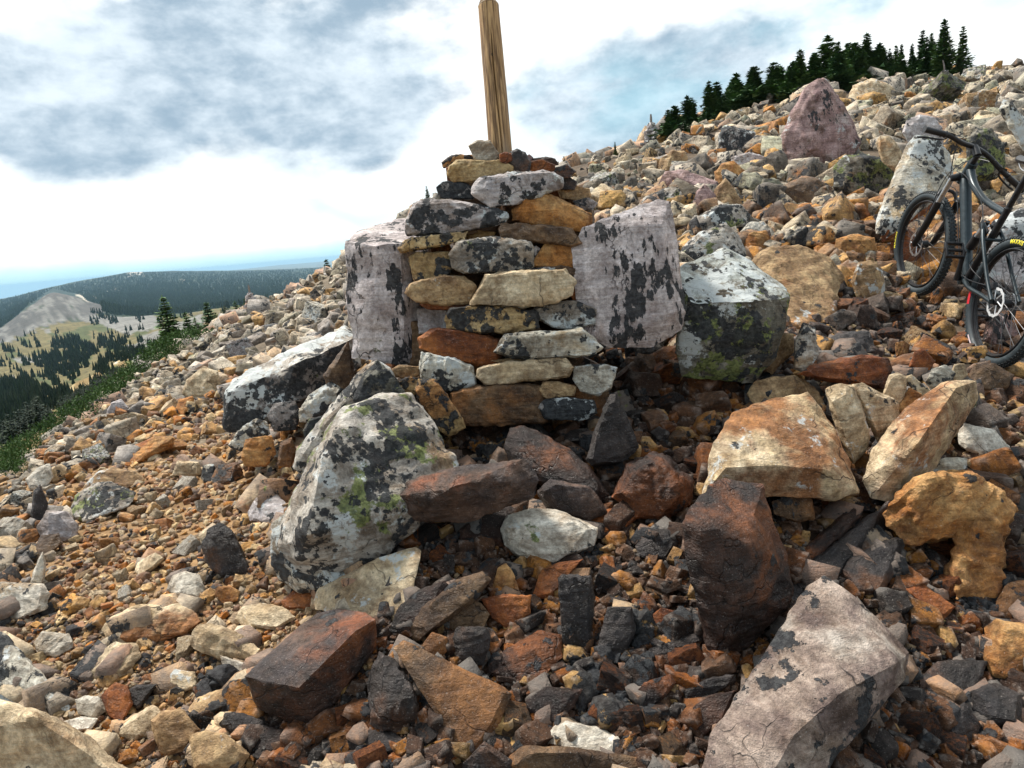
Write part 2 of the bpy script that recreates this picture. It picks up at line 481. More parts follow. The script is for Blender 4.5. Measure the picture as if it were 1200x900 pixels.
M = {}
M['grey'] = rock_mat('pale_quartzite', (.40, .38, .40), (.52, .49, .50), (.40, .24, .12), .10, .42, .10, .30, crack=.5)
M['streak'] = rock_mat('streaked_quartzite', (.46, .42, .43), (.66, .61, .62), (.46, .32, .25), .24, .545, .26, .0, stretch=(1.7, 1.7, .62), crack=.9, black_size=15, dirt=(.62, .56, .54))
M['pink'] = rock_mat('pink_quartzite', (.30, .20, .20), (.46, .33, .32), (.42, .36, .35), .35, .36, .06, .15, stretch=(1.2, 1.2, .5))
M['lich'] = rock_mat('lichened_rock', (.38, .37, .35), (.54, .51, .46), (.33, .22, .12), .38, .62, .56, .34, crack=.5, black_size=24)
M['black'] = rock_mat('black_lichened_rock', (.20, .19, .19), (.30, .28, .27), (.2, .12, .06), .2, .78, .25, .45, black_size=26)
M['moss'] = rock_mat('mossy_rock', (.12, .12, .10), (.32, .31, .27), (.24, .16, .09), .3, .60, .66, .10, black_size=16)
M['cream'] = rock_mat('cream_quartzite', (.52, .40, .25), (.70, .60, .43), (.46, .23, .08), .34, .10, .05, .10, crack=.6)
M['white'] = rock_mat('white_quartzite', (.56, .53, .46), (.68, .65, .58), (.50, .36, .20), .34, .16, .04, .10, crack=.6)
M['tan'] = rock_mat('tan_rock', (.33, .21, .11), (.50, .36, .20), (.38, .15, .045), .42, .16, .06, .10)
M['ochre'] = rock_mat('ochre_rock', (.44, .19, .05), (.54, .33, .14), (.24, .07, .018), .42, .14, .05, .05)
M['rust'] = rock_mat('rust_rock', (.21, .060, .016), (.36, .13, .035), (.06, .025, .016), .48, .10, .0, .0, rough=.7)
M['dark'] = rock_mat('dark_stained_rock', (.020, .013, .012), (.075, .038, .026), (.19, .065, .020), .58, .15, .0, .0, rough=.46, crack=.7, worn=1.0)
M['brown'] = rock_mat('brown_rock', (.10, .060, .035), (.19, .12, .065), (.25, .11, .035), .50, .26, .04, .0, rough=.56, worn=.8)
M['slate'] = rock_mat('slate_rock', (.022, .020, .022), (.062, .052, .050), (.15, .065, .028), .42, .15, .02, .0, rough=.48, worn=1.0)
M['lichtan'] = rock_mat('lichened_tan_rock', (.40, .27, .12), (.52, .40, .22), (.38, .18, .06), .46, .60, .24, .0, black_size=17)
M['lichwhite'] = rock_mat('white_lichened_rock', (.46, .45, .40), (.60, .58, .50), (.42, .30, .16), .25, .52, .22, .4, black_size=16)
M['creamrust'] = rock_mat('stained_cream_rock', (.52, .40, .24), (.70, .60, .44), (.32, .13, .04), .74, .10, .02, .09, crack=.9)
M['paletop'] = rock_mat('pale_top_faces', (.48, .47, .44), (.60, .58, .54), (.45, .36, .24), .2, .24, .08, .5, black_size=16)  # pale tone for the upward faces of the wedge boulder
M['bluetop'] = rock_mat('blue_white_top', (.40, .46, .46), (.56, .60, .58), (.42, .38, .24), .2, .30, .14, .5, black_size=18)
M['rusttop'] = rock_mat('rust_stained_top', (.055, .045, .048), (.12, .075, .055), (.24, .08, .035), .38, .10, .0, .05, rough=.5, worn=.5)
M['speck'] = rock_mat('speckled_rock', (.15, .11, .10), (.40, .32, .27), (.46, .42, .38), .50, .50, .24, .0, crack=.9, black_size=11)
M['mixed'] = rock_mat('scree_rock', (.78, .77, .74), (1.16, 1.09, .98), (.38, .16, .05), .30, .42, .12, .0, tint=True, black_size=13, dirt=(.36, .31, .27))
M['pebble'] = rock_mat('pebble_rock', (.85, .85, .85), (1.1, 1.08, 1.05), (.3, .14, .05), .10, .0, .0, .0, tint=True, scale=3.0, crack=.0)

# ------------------------------------------------------------------ ground colours (per vertex)
def pix(x, y, z):
    """direction of a point relative to the eye, as reference frame coordinates"""
    d = x * _f[0] + y * _f[1] + z * _f[2]
    a = x * _r[0] + y * _r[1] + z * _r[2]
    b = x * _u[0] + y * _u[1] + z * _u[2]
    d = np.maximum(d, 1e-3)
    return 600 + F * a / d, 450 - F * b / d


def poly_mask(px, py, poly):
    ins = np.zeros(px.shape, bool)
    n = len(poly)
    for i in range(n):
        x1, y1 = poly[i]
        x2, y2 = poly[(i + 1) % n]
        if y1 == y2:
            continue
        c = ((y1 > py) != (y2 > py)) & (px < (x2 - x1) * (py - y1) / (y2 - y1) + x1)
        ins ^= c
    return ins


PXG, PYG = pix(GX, GY, Z)
# where things grow or lie in the valley, traced on the ground
W_ = fbm(PXG / 9.0, PYG / 5.0, 3, 5)
PXW, PYW = PXG + W_ * 5, PYG + W_ * 2.2
far = gr > 60
colr = np.zeros(GX.shape + (3,))


def paint(mask, c):
    colr[mask] = c


nz = fbm(GX / 0.7, GY / 0.7, 4, 3)
base = np.array((.30, .185, .095))
colr[:] = base
# the dark hollow below the cairn
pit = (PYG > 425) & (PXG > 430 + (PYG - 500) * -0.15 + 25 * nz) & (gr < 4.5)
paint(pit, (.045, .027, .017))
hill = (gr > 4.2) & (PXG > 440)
paint(hill, (.10, .075, .055))  # dark tone puts the shade between the rocks into the ground colour
left = (PXG <= 440) & (gr > 5.5)
paint(left, (.17, .135, .10))
mead = (gr > 14) & (GX < 0) & (PYG > 330) & ((SL < -0.17) | (gr > 38))
paint(mead, (.20, .135, .06))
n2 = fbm(PXG / 14, PYG / 8, 4, 9)
vm = mead & (n2 > 0.15)
paint(vm, (.31, .24, .13))
paint(mead & (n2 < -0.45), (.12, .13, .045))
paint(mead & (n2 > 0.62) & (gr < 400), (.40, .37, .33))
paint((gr > 250) & far & (GX < 0), (.125, .105, .048))
paint((gr > 250) & (n2 < -0.25) & (GX < 0), (.065, .075, .030))
# pale scree and rock slabs
GREYS = [[(165, 395), (240, 368), (240, 385), (170, 425), (150, 440), (155, 420)], [(110, 372), (155, 366), (185, 372), (188, 384), (150, 392), (120, 382)],
         [(15, 420), (48, 417), (52, 427), (20, 425)], [(76, 402), (92, 397), (92, 405), (78, 408)], [(52, 386), (60, 385), (60, 391), (52, 391)], [(150, 348 + 60), (170, 400), (175, 412), (150, 418)],
         [(0, 445), (18, 440), (20, 448), (0, 452)]]
for g_ in GREYS:
    paint(poly_mask(PXW, PYW, g_) & far, (.17, .165, .155))
bald = poly_mask(PXW, PYW, [(-80, 440), (-30, 405), (30, 358), (62, 336), (95, 344), (125, 360), (118, 368), (108, 375), (70, 380), (40, 386), (0, 402), (-40, 420)]) & (gr > 1000) & (gr < 2400)
forest = (gr > 1650)
paint(forest, (.020, .034, .026))
paint(forest & (n2 > 0.2), (.032, .048, .032))
paint(bald, (.09, .088, .086))
paint(bald & (n2 > 0.1), (.15, .147, .14))
paint(bald & (n2 > 0.75), (.05, .06, .045))
paint(forest & poly_mask(PXW, PYW, [(148, 320), (165, 318), (168, 323), (150, 324)]), (.42, .38, .34))
for g_ in ([(120, 338), (136, 337), (137, 341), (122, 341)], [(213, 327), (220, 327), (219, 332), (214, 332)], [(92, 347), (115, 345), (118, 351), (96, 353)]):
    paint(forest & poly_mask(PXW, PYW, g_), (.40, .36, .30))
paint(gr > 14500, (.12, .12, .09))
var = 1 + 0.22 * nz[..., None]
colr = np.clip(colr * var, 0.005, 0.9)

gm, t = new_mat('ground_surface')
at = t.n('ShaderNodeAttribute', dict(attribute_name='tint'))
geo = t.n('ShaderNodeNewGeometry')
pos = geo.outputs['Position']
dist = t.vmath('LENGTH', pos)
sc1 = t.math('DIVIDE', 1.0, t.math('ADD', t.math('MULTIPLY', dist, 0.012), 0.05))
f1 = t.noise(pos, 26.0, 6, 0.7)
f2 = t.noise(pos, 3.0, 6, 0.7)
f3 = t.noise(pos, 0.06, 8, 0.75)
f4 = t.noise(pos, 0.012, 8, 0.8)
ff = t.math('ADD', t.math('MULTIPLY', f1, 0.3), t.math('ADD', t.math('MULTIPLY', f2, 0.25), t.math('ADD', t.math('MULTIPLY', f3, 0.25), t.math('MULTIPLY', f4, 0.2))))
colg = t.mix(1.0, at.outputs['Color'], t.mix(t.step(ff, 0.36, 0.64), (.42, .42, .42), (1.6, 1.58, 1.5)), 'MULTIPLY')
bump = t.n('ShaderNodeBump', Strength=0.8, Distance=0.02, Height=f1)
bs = t.n('ShaderNodeBsdfPrincipled', Base_Color=colg, Roughness=0.95, Normal=bump)
bs.inputs['Specular IOR Level'].default_value = 0.15
t.n('ShaderNodeOutputMaterial', Surface=bs)

na, nr = GX.shape
idx = np.arange(na * nr).reshape(na, nr)
quads = np.stack([idx[:-1, :-1].ravel(), idx[:-1, 1:].ravel(), idx[1:, 1:].ravel(), idx[1:, :-1].ravel()], 1)
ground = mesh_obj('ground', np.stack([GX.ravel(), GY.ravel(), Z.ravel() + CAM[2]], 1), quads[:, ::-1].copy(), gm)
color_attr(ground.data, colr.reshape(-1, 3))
tag(ground, kind='structure')
# the ground carries on behind the photographer's back
bk = [(-1.5, 1)]
ang = np.concatenate([np.linspace(1.5, math.pi, 12), np.linspace(-math.pi, -1.5, 12)[1:]])
rr = np.exp(np.linspace(math.log(0.35), math.log(46000), 60))
A2, R2 = np.meshgrid(ang, rr, indexing='ij')
sl_l, sl_r = np.interp(np.log(rr), LR, SL[0]), np.interp(np.log(rr), LR, SL[-1])
fr = np.linspace(0, 1, len(ang))[:, None]
fr = fr * fr * (3 - 2 * fr)
Z2 = (sl_r[None] * (1 - fr) + sl_l[None] * fr) * R2
i2 = np.arange(A2.size).reshape(A2.shape)
q2 = np.stack([i2[:-1, :-1].ravel(), i2[1:, :-1].ravel(), i2[1:, 1:].ravel(), i2[:-1, 1:].ravel()], 1)
back = mesh_obj('terrain', np.stack([(R2 * np.sin(A2)).ravel(), (R2 * np.cos(A2)).ravel(), Z2.ravel() + CAM[2]], 1), q2[:, ::-1].copy(), gm)
color_attr(back.data, np.tile(np.array([[.2, .16, .1]]), (A2.size, 1)))
tag(back, kind='structure')

# ------------------------------------------------------------------ haze: the air between here and the plain
hz, t = new_mat('haze_air')
pv = t.n('ShaderNodeVolumePrincipled', Color=(.46, .74, .96, 1), Density=HAZE)
pv.inputs['Anisotropy'].default_value = 0.0
t.n('ShaderNodeOutputMaterial', Volume=pv)
zmin = float(min(Z.min(), Z2.min())) + CAM[2] - 1.0
zmax = float(max(Z.max(), Z2.max())) + CAM[2] + 15.0
h_ = 47000.0
hv = [(sx * h_, sy * h_, z_) for z_ in (zmin, zmax) for sx, sy in ((-1, -1), (1, -1), (1, 1), (-1, 1))]
hf = [(0, 3, 2, 1), (4, 5, 6, 7), (0, 1, 5, 4), (1, 2, 6, 5), (2, 3, 7, 6), (3, 0, 4, 7)]
if HAZE > 0:
    haze = mesh_obj('haze', hv, hf, hz, smooth=False)
    tag(haze, kind='stuff')
# ------------------------------------------------------------------ rocks
def hull_mesh(pts):
    bm = bmesh.new()
    for p in pts:
        bm.verts.new(p)
    bmesh.ops.remove_doubles(bm, verts=bm.verts[:], dist=1e-5)
    r = bmesh.ops.convex_hull(bm, input=bm.verts[:])
    junk = [g for g in r['geom_interior'] if isinstance(g, bmesh.types.BMVert)]
    bmesh.ops.delete(bm, geom=junk, context='VERTS')
    loose = [v for v in bm.verts if not v.link_faces]
    bmesh.ops.delete(bm, geom=loose, context='VERTS')
    return bm


def chip(bm, rng, n, depth):
    """break off n corners: cut the hull with planes a little inside its surface and close it again"""
    for _ in range(n):
        vs = [v.co.copy() for v in bm.verts]
        c = sum(vs, Vector()) / len(vs)
        nrm = Vector((rng.gauss(0, 1), rng.gauss(0, 1), rng.gauss(0, 1))).normalized()
        sup = max((v - c).dot(nrm) for v in vs)
        lo = min((v - c).dot(nrm) for v in vs)
        pt = c + nrm * (sup - (sup - lo) * depth * rng.uniform(0.4, 1.3))
        bmesh.ops.bisect_plane(bm, geom=bm.verts[:] + bm.edges[:] + bm.faces[:], plane_co=pt, plane_no=nrm, clear_outer=True)
        vs = [v.co.copy() for v in bm.verts]
        bm.free()
        bm = hull_mesh(vs)
    return bm


def refine(bm, target, rng, amp, seed, smooth_it=1, facet=1.0, passes=6):
    """subdivide long edges, soften, then roughen with fracture noise"""
    bmesh.ops.triangulate(bm, faces=bm.faces[:])
    for _ in range(passes):
        es = [e for e in bm.edges if e.calc_length() > target * 1.5]
        if not es:
            break
        bmesh.ops.subdivide_edges(bm, edges=es, cuts=1, use_grid_fill=False)
        bmesh.ops.triangulate(bm, faces=bm.faces[:])
    for _ in range(smooth_it):
        bmesh.ops.smooth_vert(bm, verts=bm.verts[:], factor=0.22, use_axis_x=True, use_axis_y=True, use_axis_z=True)
    bm.normal_update()
    off = Vector((seed * 7.31 % 91, seed * 3.77 % 83, seed * 5.13 % 77))
    sz = max((v.co.length for v in bm.verts), default=1)
    k1, k2 = 1.6 / sz, 5.0 / sz
    dn = Vector((rng.gauss(0, 1), rng.gauss(0, 1), rng.gauss(0, 1))).normalized()
    disp = []
    for v in bm.verts:
        p = v.co
        a = mnoise.noise(p * k1 + off)
        b = mnoise.fractal(p * k2 + off, 0.9, 2.1, 4)
        s = mnoise.noise(Vector((p.dot(dn) * k2 * 2.6 + off.x, off.y + a, off.z)))     # broken layers
        c = mnoise.voronoi(p * k2 * 0.9 + off)[0]
        ch = (c[1] - c[0])
        disp.append(v.normal * (amp * sz * (0.8 * a + 0.75 * b * facet + 0.75 * s + 0.9 * (min(ch, 0.35) - 0.2))))
    for v, d in zip(bm.verts, disp):
        v.co += d
    bm.normal_update()


def bm_to_obj(name, bm, mat, loc=None, sharp=0.42, parent=None, top=None):
    if top:
        for f in bm.faces:
            n_ = mnoise.noise(f.calc_center_median() * 14) * .18 + mnoise.noise(f.calc_center_median() * 45) * .12
            f.material_index = 1 if f.normal.z + n_ > .62 else 0
    for f in bm.faces:
        f.smooth = True
    for e in bm.edges:
        if len(e.link_faces) == 2 and e.calc_face_angle(0) > sharp:
            e.smooth = False
    me = bpy.data.meshes.new(name)
    bm.to_mesh(me)
    bm.free()
    if mat:
        me.materials.append(mat)
    if top:
        me.materials.append(top)
    o = bpy.data.objects.new(name, me)
    COL.objects.link(o)
    if loc is not None:
        o.location = loc
    if parent:
        o.parent = parent
    return o


HERO = []            # (nick, centre x, centre y, size px) for describing the small rocks near them
TAKEN = []


def lobe(outline, depth, thick, lie, bulge, rng, ridge=(), base=None, flat=False):
    o = np.array([(a[0], a[1]) for a in outline], float)
    dd = [a[2] if len(a) > 2 else None for a in outline]
    by = o[:, 1].max()
    bx = o[o[:, 1] > by - 6][:, 0].mean()
    w_, h_ = np.ptp(o[:, 0]), np.ptp(o[:, 1])
    d0 = depth if depth else gdepth(min(max(bx, -60), 1260), min(by - 0.06 * h_, 905)) * (0.985)
    if base is not None:
        d0 = base
    size = math.sqrt(w_ * h_) * d0 / F
    ds = []
    for (x, y), e in zip(o, dd):
        own = min(gdepth(min(max(x, -60), 1260), min(y, 905)), d0 + 1.1 * size)
        d = d0 + lie * max(own - d0, -0.2 * size)
        if e is not None:
            d = d0 + e * size
        ds.append(d)
    ds = np.array(ds)
    c = o.mean(0)
    pts = [P(x, y, d) for (x, y), d in zip(o, ds)]
    dm = ds.mean()
    for (x, y), d in zip(o, ds):                 # front facets
        k = rng.uniform(.84, .98) if flat else 0.78 + rng.uniform(-.16, .14)
        q_ = c + (np.array([x, y]) - c) * k
        pts.append(P(q_[0], q_[1], dm + (d - dm) * k - bulge * size * rng.uniform(.2, 1.5)))
    for x, y, e in ridge:
        pts.append(P(x, y, d0 + e * size))
    for (x, y), d in zip(o, ds):                 # the far side
        q_ = c + (np.array([x, y]) - c) * rng.uniform(.78, .95)
        pts.append(P(q_[0], q_[1], dm + (d - dm) * .9 + thick * size * rng.uniform(.75, 1.1)))
    return pts, size, d0


def R(label, nick, name, mat, outline, depth=None, thick=.8, lie=.5, bulge=.10, ridge=(), extra=None, group=None, amp=.028, chips=3, cat=None, res=26, chipd=.05, top=None):
    seed = abs(hash_(label)) % 9973
    gf = 1.07 if name == 'cairn_stone' else 1.035
    mx_, my_ = sum(a[0] for a in outline) / len(outline), sum(a[1] for a in outline) / len(outline)
    outline = [(mx_ + (a[0] - mx_) * gf, my_ + (a[1] - my_) * gf, *a[2:]) for a in outline]
    rng = random.Random(seed)
    pts, size, d0 = lobe(outline, depth, thick, lie, bulge, rng, ridge, flat=name == 'cairn_stone')
    c = np.mean(pts, axis=0)
    bms = []
    sets = [pts]
    if extra:
        for ol in extra:
            p2, _, _ = lobe(ol, None, thick, lie, bulge, rng, base=d0)
            sets.append(p2)
    bm = None
    out = bmesh.new()
    for k, s in enumerate(sets):
        b = hull_mesh([Vector(p - c) for p in s])
        if chips:
            b = chip(b, rng, chips, chipd)
        refine(b, max(size / res, 0.007), rng, amp, seed + k)
        me = bpy.data.meshes.new('tmp')
        b.to_mesh(me)
        b.free()
        out.from_mesh(me)
        bpy.data.meshes.remove(me)
    o = bm_to_obj(name, out, M[mat], loc=Vector(c), top=M[top] if top else None)
    o['label'] = label
    o['category'] = cat or ('boulder' if size > .45 else 'stone' if name == 'cairn_stone' else 'rock')
    o['group'] = group or 'loose rocks on the slope'
    ol = np.array([(a[0], a[1]) for a in outline], float)
    HERO.append((nick, ol[:, 0].mean(), ol[:, 1].mean(), max(np.ptp(ol[:, 0]), np.ptp(ol[:, 1]))))
    TAKEN.append([tuple(a) for a in ol])
    return o


def hash_(s):
    h = 5381
    for ch in s:
        h = (h * 33 + ord(ch)) & 0xffffffff
    return h


CG = 'stones stacked in the cairn'


def C(label, nick, mat, outline, depth, thick=.55, bulge=.09, **k):
    k.setdefault('lie', 0)
    k.setdefault('chips', 0)
    return R(label, nick, 'cairn_stone', mat, outline, depth=depth, thick=thick, bulge=bulge, group=CG, amp=k.pop('amp', .034), res=k.pop('res', 30), **k)


# ---- the cairn, top to bottom
C('pale blocky stone leaning on the left of the wooden post', 'pale stone by the post', 'white', [(550, 171), (560, 165), (574, 165), (584, 180), (581, 188), (556, 187)], 3.14, .6)
C('small round orange stone wedged right at the foot of the wooden post', 'orange nub by the post', 'rust', [(586, 181), (592, 178), (599, 180), (600, 188), (593, 192), (586, 189)], 3.1, 1)
C('dark rounded stone on the cairn top just right of the post', 'dark stone on the cairn top', 'slate', [(599, 178), (606, 175), (615, 179), (622, 190), (620, 200), (604, 199), (597, 190)], 3.12, .9)
C('rust brown flat stone on the cairn top, right of the dark rounded one', 'rust flat stone on the cairn top', 'rust', [(620, 190), (635, 187), (650, 193), (649, 203), (628, 204), (618, 200)], 3.15, .9)
C('thin dark red slab at the very top right of the cairn', 'dark red slab on the cairn top', 'dark', [(622, 186), (640, 184), (650, 186), (654, 193), (640, 194), (624, 192)], 3.3, .9)
C('small pink stone half hidden behind the top right cairn stones', 'pink stone on the cairn top', 'pink', [(614, 185), (620, 181), (625, 185), (623, 193), (615, 192)], 3.3, 1)
C('purplish black lump at the right end of the cairn top', 'black lump at the cairn top right', 'dark', [(650, 197), (664, 193), (675, 201), (667, 208), (654, 210), (648, 203)], 3.15, .9)
C('flat mossy dark stone overhanging the top left of the cairn', 'dark stone at the cairn top left', 'lichtan', [(518, 190), (530, 182), (553, 182), (556, 188), (535, 194), (520, 197)], 3.28, 1)
C('long orange tan slab with dark left end near the cairn top', 'orange slab near the cairn top', 'lichtan', [(527, 194), (535, 188), (590, 189), (599, 195), (597, 205), (556, 212), (532, 213), (526, 204)], 3.12, .6)
C('dull red sliver under the orange slab at the cairn top left', 'red sliver at the cairn top left', 'rust', [(523, 197), (530, 195), (530, 214), (524, 211)], 3.2, 1.5)
C('chunky white and black block below the dark stone on the cairn top', 'white and black block of the cairn', 'grey', [(556, 218), (563, 208), (600, 204), (645, 202), (656, 209), (656, 220), (620, 231), (600, 240), (575, 241), (564, 232), (556, 226)], 3.03, .6, ridge=[(572, 224, -.12), (600, 225, -.08)])
C('small dark left end stone just above the big grey one', 'dark end stone of the cairn', 'black', [(512, 220), (520, 213), (546, 215), (557, 224), (554, 233), (516, 232)], 3.12, .9)
C('small dark grey stone at the right side of the upper cairn', 'grey side stone of the cairn', 'slate', [(655, 212), (665, 206), (676, 213), (673, 222), (658, 222)], 3.18, 1)
C('flat tan grey stone at the right edge beneath the black lump', 'tan side stone of the cairn', 'tan', [(655, 224), (675, 218), (690, 222), (692, 230), (678, 234), (658, 233)], 3.2, .9)
C('big smooth grey stone with an orange stain jutting out of the cairn left', 'big grey stone of the cairn', 'grey', [(477, 268), (487, 239), (500, 234), (540, 236), (590, 248), (593, 256), (588, 263), (545, 270), (520, 274), (480, 274)], 3.02, .7, ridge=[(515, 262, -.1)])
C('thick orange brown boulder at the right of the upper cairn', 'thick orange stone of the cairn', 'ochre', [(602, 246), (612, 232), (638, 226), (660, 236), (690, 250), (692, 262), (686, 273), (655, 264), (620, 263), (603, 258)], 3.05, .8, ridge=[(635, 245, -.14)])
C('long thin brown slab under the thick orange boulder', 'long brown slab of the cairn', 'brown', [(587, 270), (590, 263), (640, 265), (668, 268), (680, 285), (672, 288), (620, 283), (590, 279)], 2.98, .5)
C('little orange wedge in the gap below the big grey stone', 'orange wedge of the cairn', 'ochre', [(547, 277), (560, 270), (581, 272), (576, 279), (549, 281)], 3.08, .9)
C('thin lichened plate sticking out left below the big grey stone', 'lichened plate of the cairn', 'lichtan', [(468, 290), (476, 280), (510, 276), (546, 271), (543, 281), (500, 291), (471, 295)], 3.0, .6)
C('dark rust pebble between the thin plate and the ochre left block', 'rust pebble of the cairn', 'rust', [(505, 290), (525, 286), (530, 292), (520, 298), (506, 297)], 3.1, 1.4)
C('square block with black lichen in the middle of the cairn', 'black lichened block of the cairn', 'lich', [(529, 298), (537, 284), (580, 279), (618, 285), (623, 290), (622, 312), (590, 318), (545, 320), (531, 314)], 2.95, .6)
C('bright orange block at the right side of the cairn middle', 'bright orange block of the cairn', 'ochre', [(626, 305), (640, 286), (690, 291), (694, 314), (680, 317), (640, 314), (626, 312)], 3.0, .6)
C('small grey chip between the black lichened block and the orange one', 'grey chip of the cairn', 'grey', [(621, 292), (628, 288), (633, 292), (627, 302), (622, 300)], 3.0, 1)
C('ochre spotted block at the left side of the cairn middle', 'ochre spotted block of the cairn', 'lichtan', [(480, 302), (488, 296), (525, 296), (530, 310), (525, 322), (510, 327), (487, 328), (482, 312)], 3.02, .8)
C('wedge shaped orange brown stone jutting left below the ochre spotted block', 'orange brown wedge of the cairn', 'tan', [(477, 343), (482, 334), (500, 328), (520, 323), (543, 324), (556, 335), (553, 355), (520, 357), (490, 353)], 2.96, .7, ridge=[(505, 340, -.04), (530, 333, -.12)])
C('large cream trapezoid stone with black spots in the cairn centre', 'large cream stone of the cairn', 'cream', [(555, 356), (571, 322), (600, 318), (660, 316), (672, 332), (668, 346), (640, 356), (600, 358)], 2.9, .5)
C('small rusty stone tucked beside the streaked right slab', 'small rusty stone of the cairn', 'rust', [(668, 342), (680, 336), (691, 342), (693, 352), (688, 358), (672, 352)], 3.0, .9)
C('pale cracked grey stone at the left behind the tan slab', 'cracked grey stone of the cairn', 'grey', [(490, 362), (515, 360), (526, 366), (525, 386), (492, 390)], 3.08, .9)
C('long tan slab with black patches below the orange brown wedge', 'long tan slab of the cairn', 'lichtan', [(524, 374), (530, 362), (560, 359), (610, 362), (628, 366), (628, 384), (600, 390), (550, 388), (527, 384)], 2.92, .5)
C('grey green lichened stone right of the long tan slab', 'grey green stone of the cairn', 'lich', [(627, 362), (650, 354), (672, 353), (697, 363), (695, 380), (670, 384), (650, 383), (632, 374)], 2.95, .7)
C('rusty red brown stone with a dark underside on the cairn left', 'rusty red stone of the cairn', 'rust', [(493, 396), (510, 385), (545, 390), (583, 398), (586, 416), (578, 427), (550, 426), (510, 415), (494, 408)], 2.92, .7, ridge=[(530, 402, -.12)])
C('pointed white stone with yellow green lichen in the lower cairn', 'green lichened stone of the cairn', 'lichwhite', [(582, 412), (593, 393), (640, 389), (680, 386), (690, 392), (702, 407), (695, 415), (640, 421), (595, 418)], 2.84, .55)
C('speckled pale green stone at the lower left of the cairn', 'speckled pale stone of the cairn', 'lichwhite', [(493, 430), (495, 414), (530, 420), (553, 429), (557, 449), (545, 457), (520, 456), (495, 445)], 2.88, .7)
C('flat pinkish stone with a black patch under the green lichened one', 'flat pinkish stone of the cairn', 'cream', [(560, 441), (563, 432), (600, 424), (660, 420), (670, 431), (665, 440), (620, 447), (572, 450)], 2.84, .6)
C('pale greenish boulder end at the right foot of the cairn', 'pale right foot stone of the cairn', 'lichwhite', [(672, 444), (675, 430), (708, 427), (722, 432), (715, 455), (700, 463), (681, 458)], 2.84, .8)
C('ochre stone with green top tilting at the left foot of the cairn', 'tilted ochre stone of the cairn', 'lichtan', [(487, 458), (492, 446), (510, 446), (516, 452), (540, 489), (544, 500), (525, 510), (516, 504), (495, 475)], 2.78, .6)
C('wide dark brown base block under the flat pinkish stone', 'brown base block of the cairn', 'brown', [(530, 462), (550, 455), (600, 448), (630, 453), (636, 475), (638, 494), (590, 498), (545, 497), (532, 480)], 2.86, .8)
C('small tan wedge between base block and pale foot stone', 'tan wedge of the cairn', 'tan', [(632, 458), (637, 448), (655, 448), (675, 453), (672, 463), (640, 467)], 2.85, .9)
C('half white half black stone at the right of the cairn base', 'black and white base stone', 'black', [(630, 477), (640, 468), (665, 466), (695, 469), (698, 484), (680, 492), (640, 490)], 2.84, .8)
C('little brown cap stone at the lower left edge of the cairn', 'brown cap stone of the cairn', 'tan', [(460, 433), (468, 428), (490, 430), (492, 440), (476, 443), (462, 440)], 2.95, 1)
C('small knobbly ochre stone below the little brown cap stone', 'knobbly ochre stone of the cairn', 'lichtan', [(467, 447), (478, 442), (491, 442), (492, 456), (485, 463), (472, 458)], 2.9, 1)
for k, (lab, mt, ol, dp) in enumerate((
        ('thin brown chip wedged under the big smooth grey stone', 'brown', [(515, 272), (540, 268), (560, 271), (545, 277), (520, 278)], 3.04),
        ('thin grey shim lying on top of the black lichened block', 'lich', [(540, 284), (575, 277), (612, 281), (600, 288), (550, 288)], 3.0),
        ('flat dark shim under the bright orange block', 'brown', [(622, 314), (660, 312), (690, 316), (680, 322), (630, 320)], 2.98),
        ('grey shim above the large cream stone', 'grey', [(575, 318), (610, 313), (650, 314), (640, 321), (590, 322)], 2.97),
        ('rusty splinter between the orange brown wedge and the long tan slab', 'rust', [(492, 356), (520, 354), (552, 357), (530, 363), (500, 362)], 2.98),
        ('thin cream splinter resting on the long tan slab', 'cream', [(560, 357), (590, 355), (622, 359), (600, 364), (570, 363)], 2.95),
        ('dark splinter wedged above the rusty red stone', 'dark', [(520, 386), (548, 386), (580, 392), (560, 397), (530, 393)], 3.0),
        ('small brown chunk in the gap right of the rusty red stone', 'brown', [(580, 396), (592, 392), (600, 398), (592, 408), (582, 406)], 3.0),
        ('tan shim between the green lichened and flat pinkish stones', 'tan', [(575, 422), (610, 418), (650, 419), (640, 426), (590, 428)], 2.9),
        ('small ochre chip right of the speckled pale stone', 'ochre', [(552, 428), (562, 424), (570, 430), (562, 438), (553, 436)], 2.95),
        ('dark chunk between the flat pinkish stone and pale right foot stone', 'dark', [(660, 436), (672, 430), (682, 438), (676, 450), (662, 448)], 2.95),
        ('brown lump in the gap between cairn and leaning slab', 'brown', [(672, 380), (690, 372), (702, 385), (700, 402), (680, 402)], 3.12),
        ('tall dark stone in the gap between cairn and leaning slab', 'brown', [(655, 235), (690, 232), (705, 300), (702, 380), (668, 378), (660, 300)], 3.35),
        ('pale shim under the thick orange boulder', 'cream', [(640, 262), (665, 261), (690, 266), (680, 272), (650, 269)], 3.05),
        ('grey chip on the right shoulder of the cairn', 'grey', [(672, 236), (688, 232), (700, 238), (694, 246), (678, 246)], 3.15))):
    C(lab, lab, mt, ol, dp, 0.9)
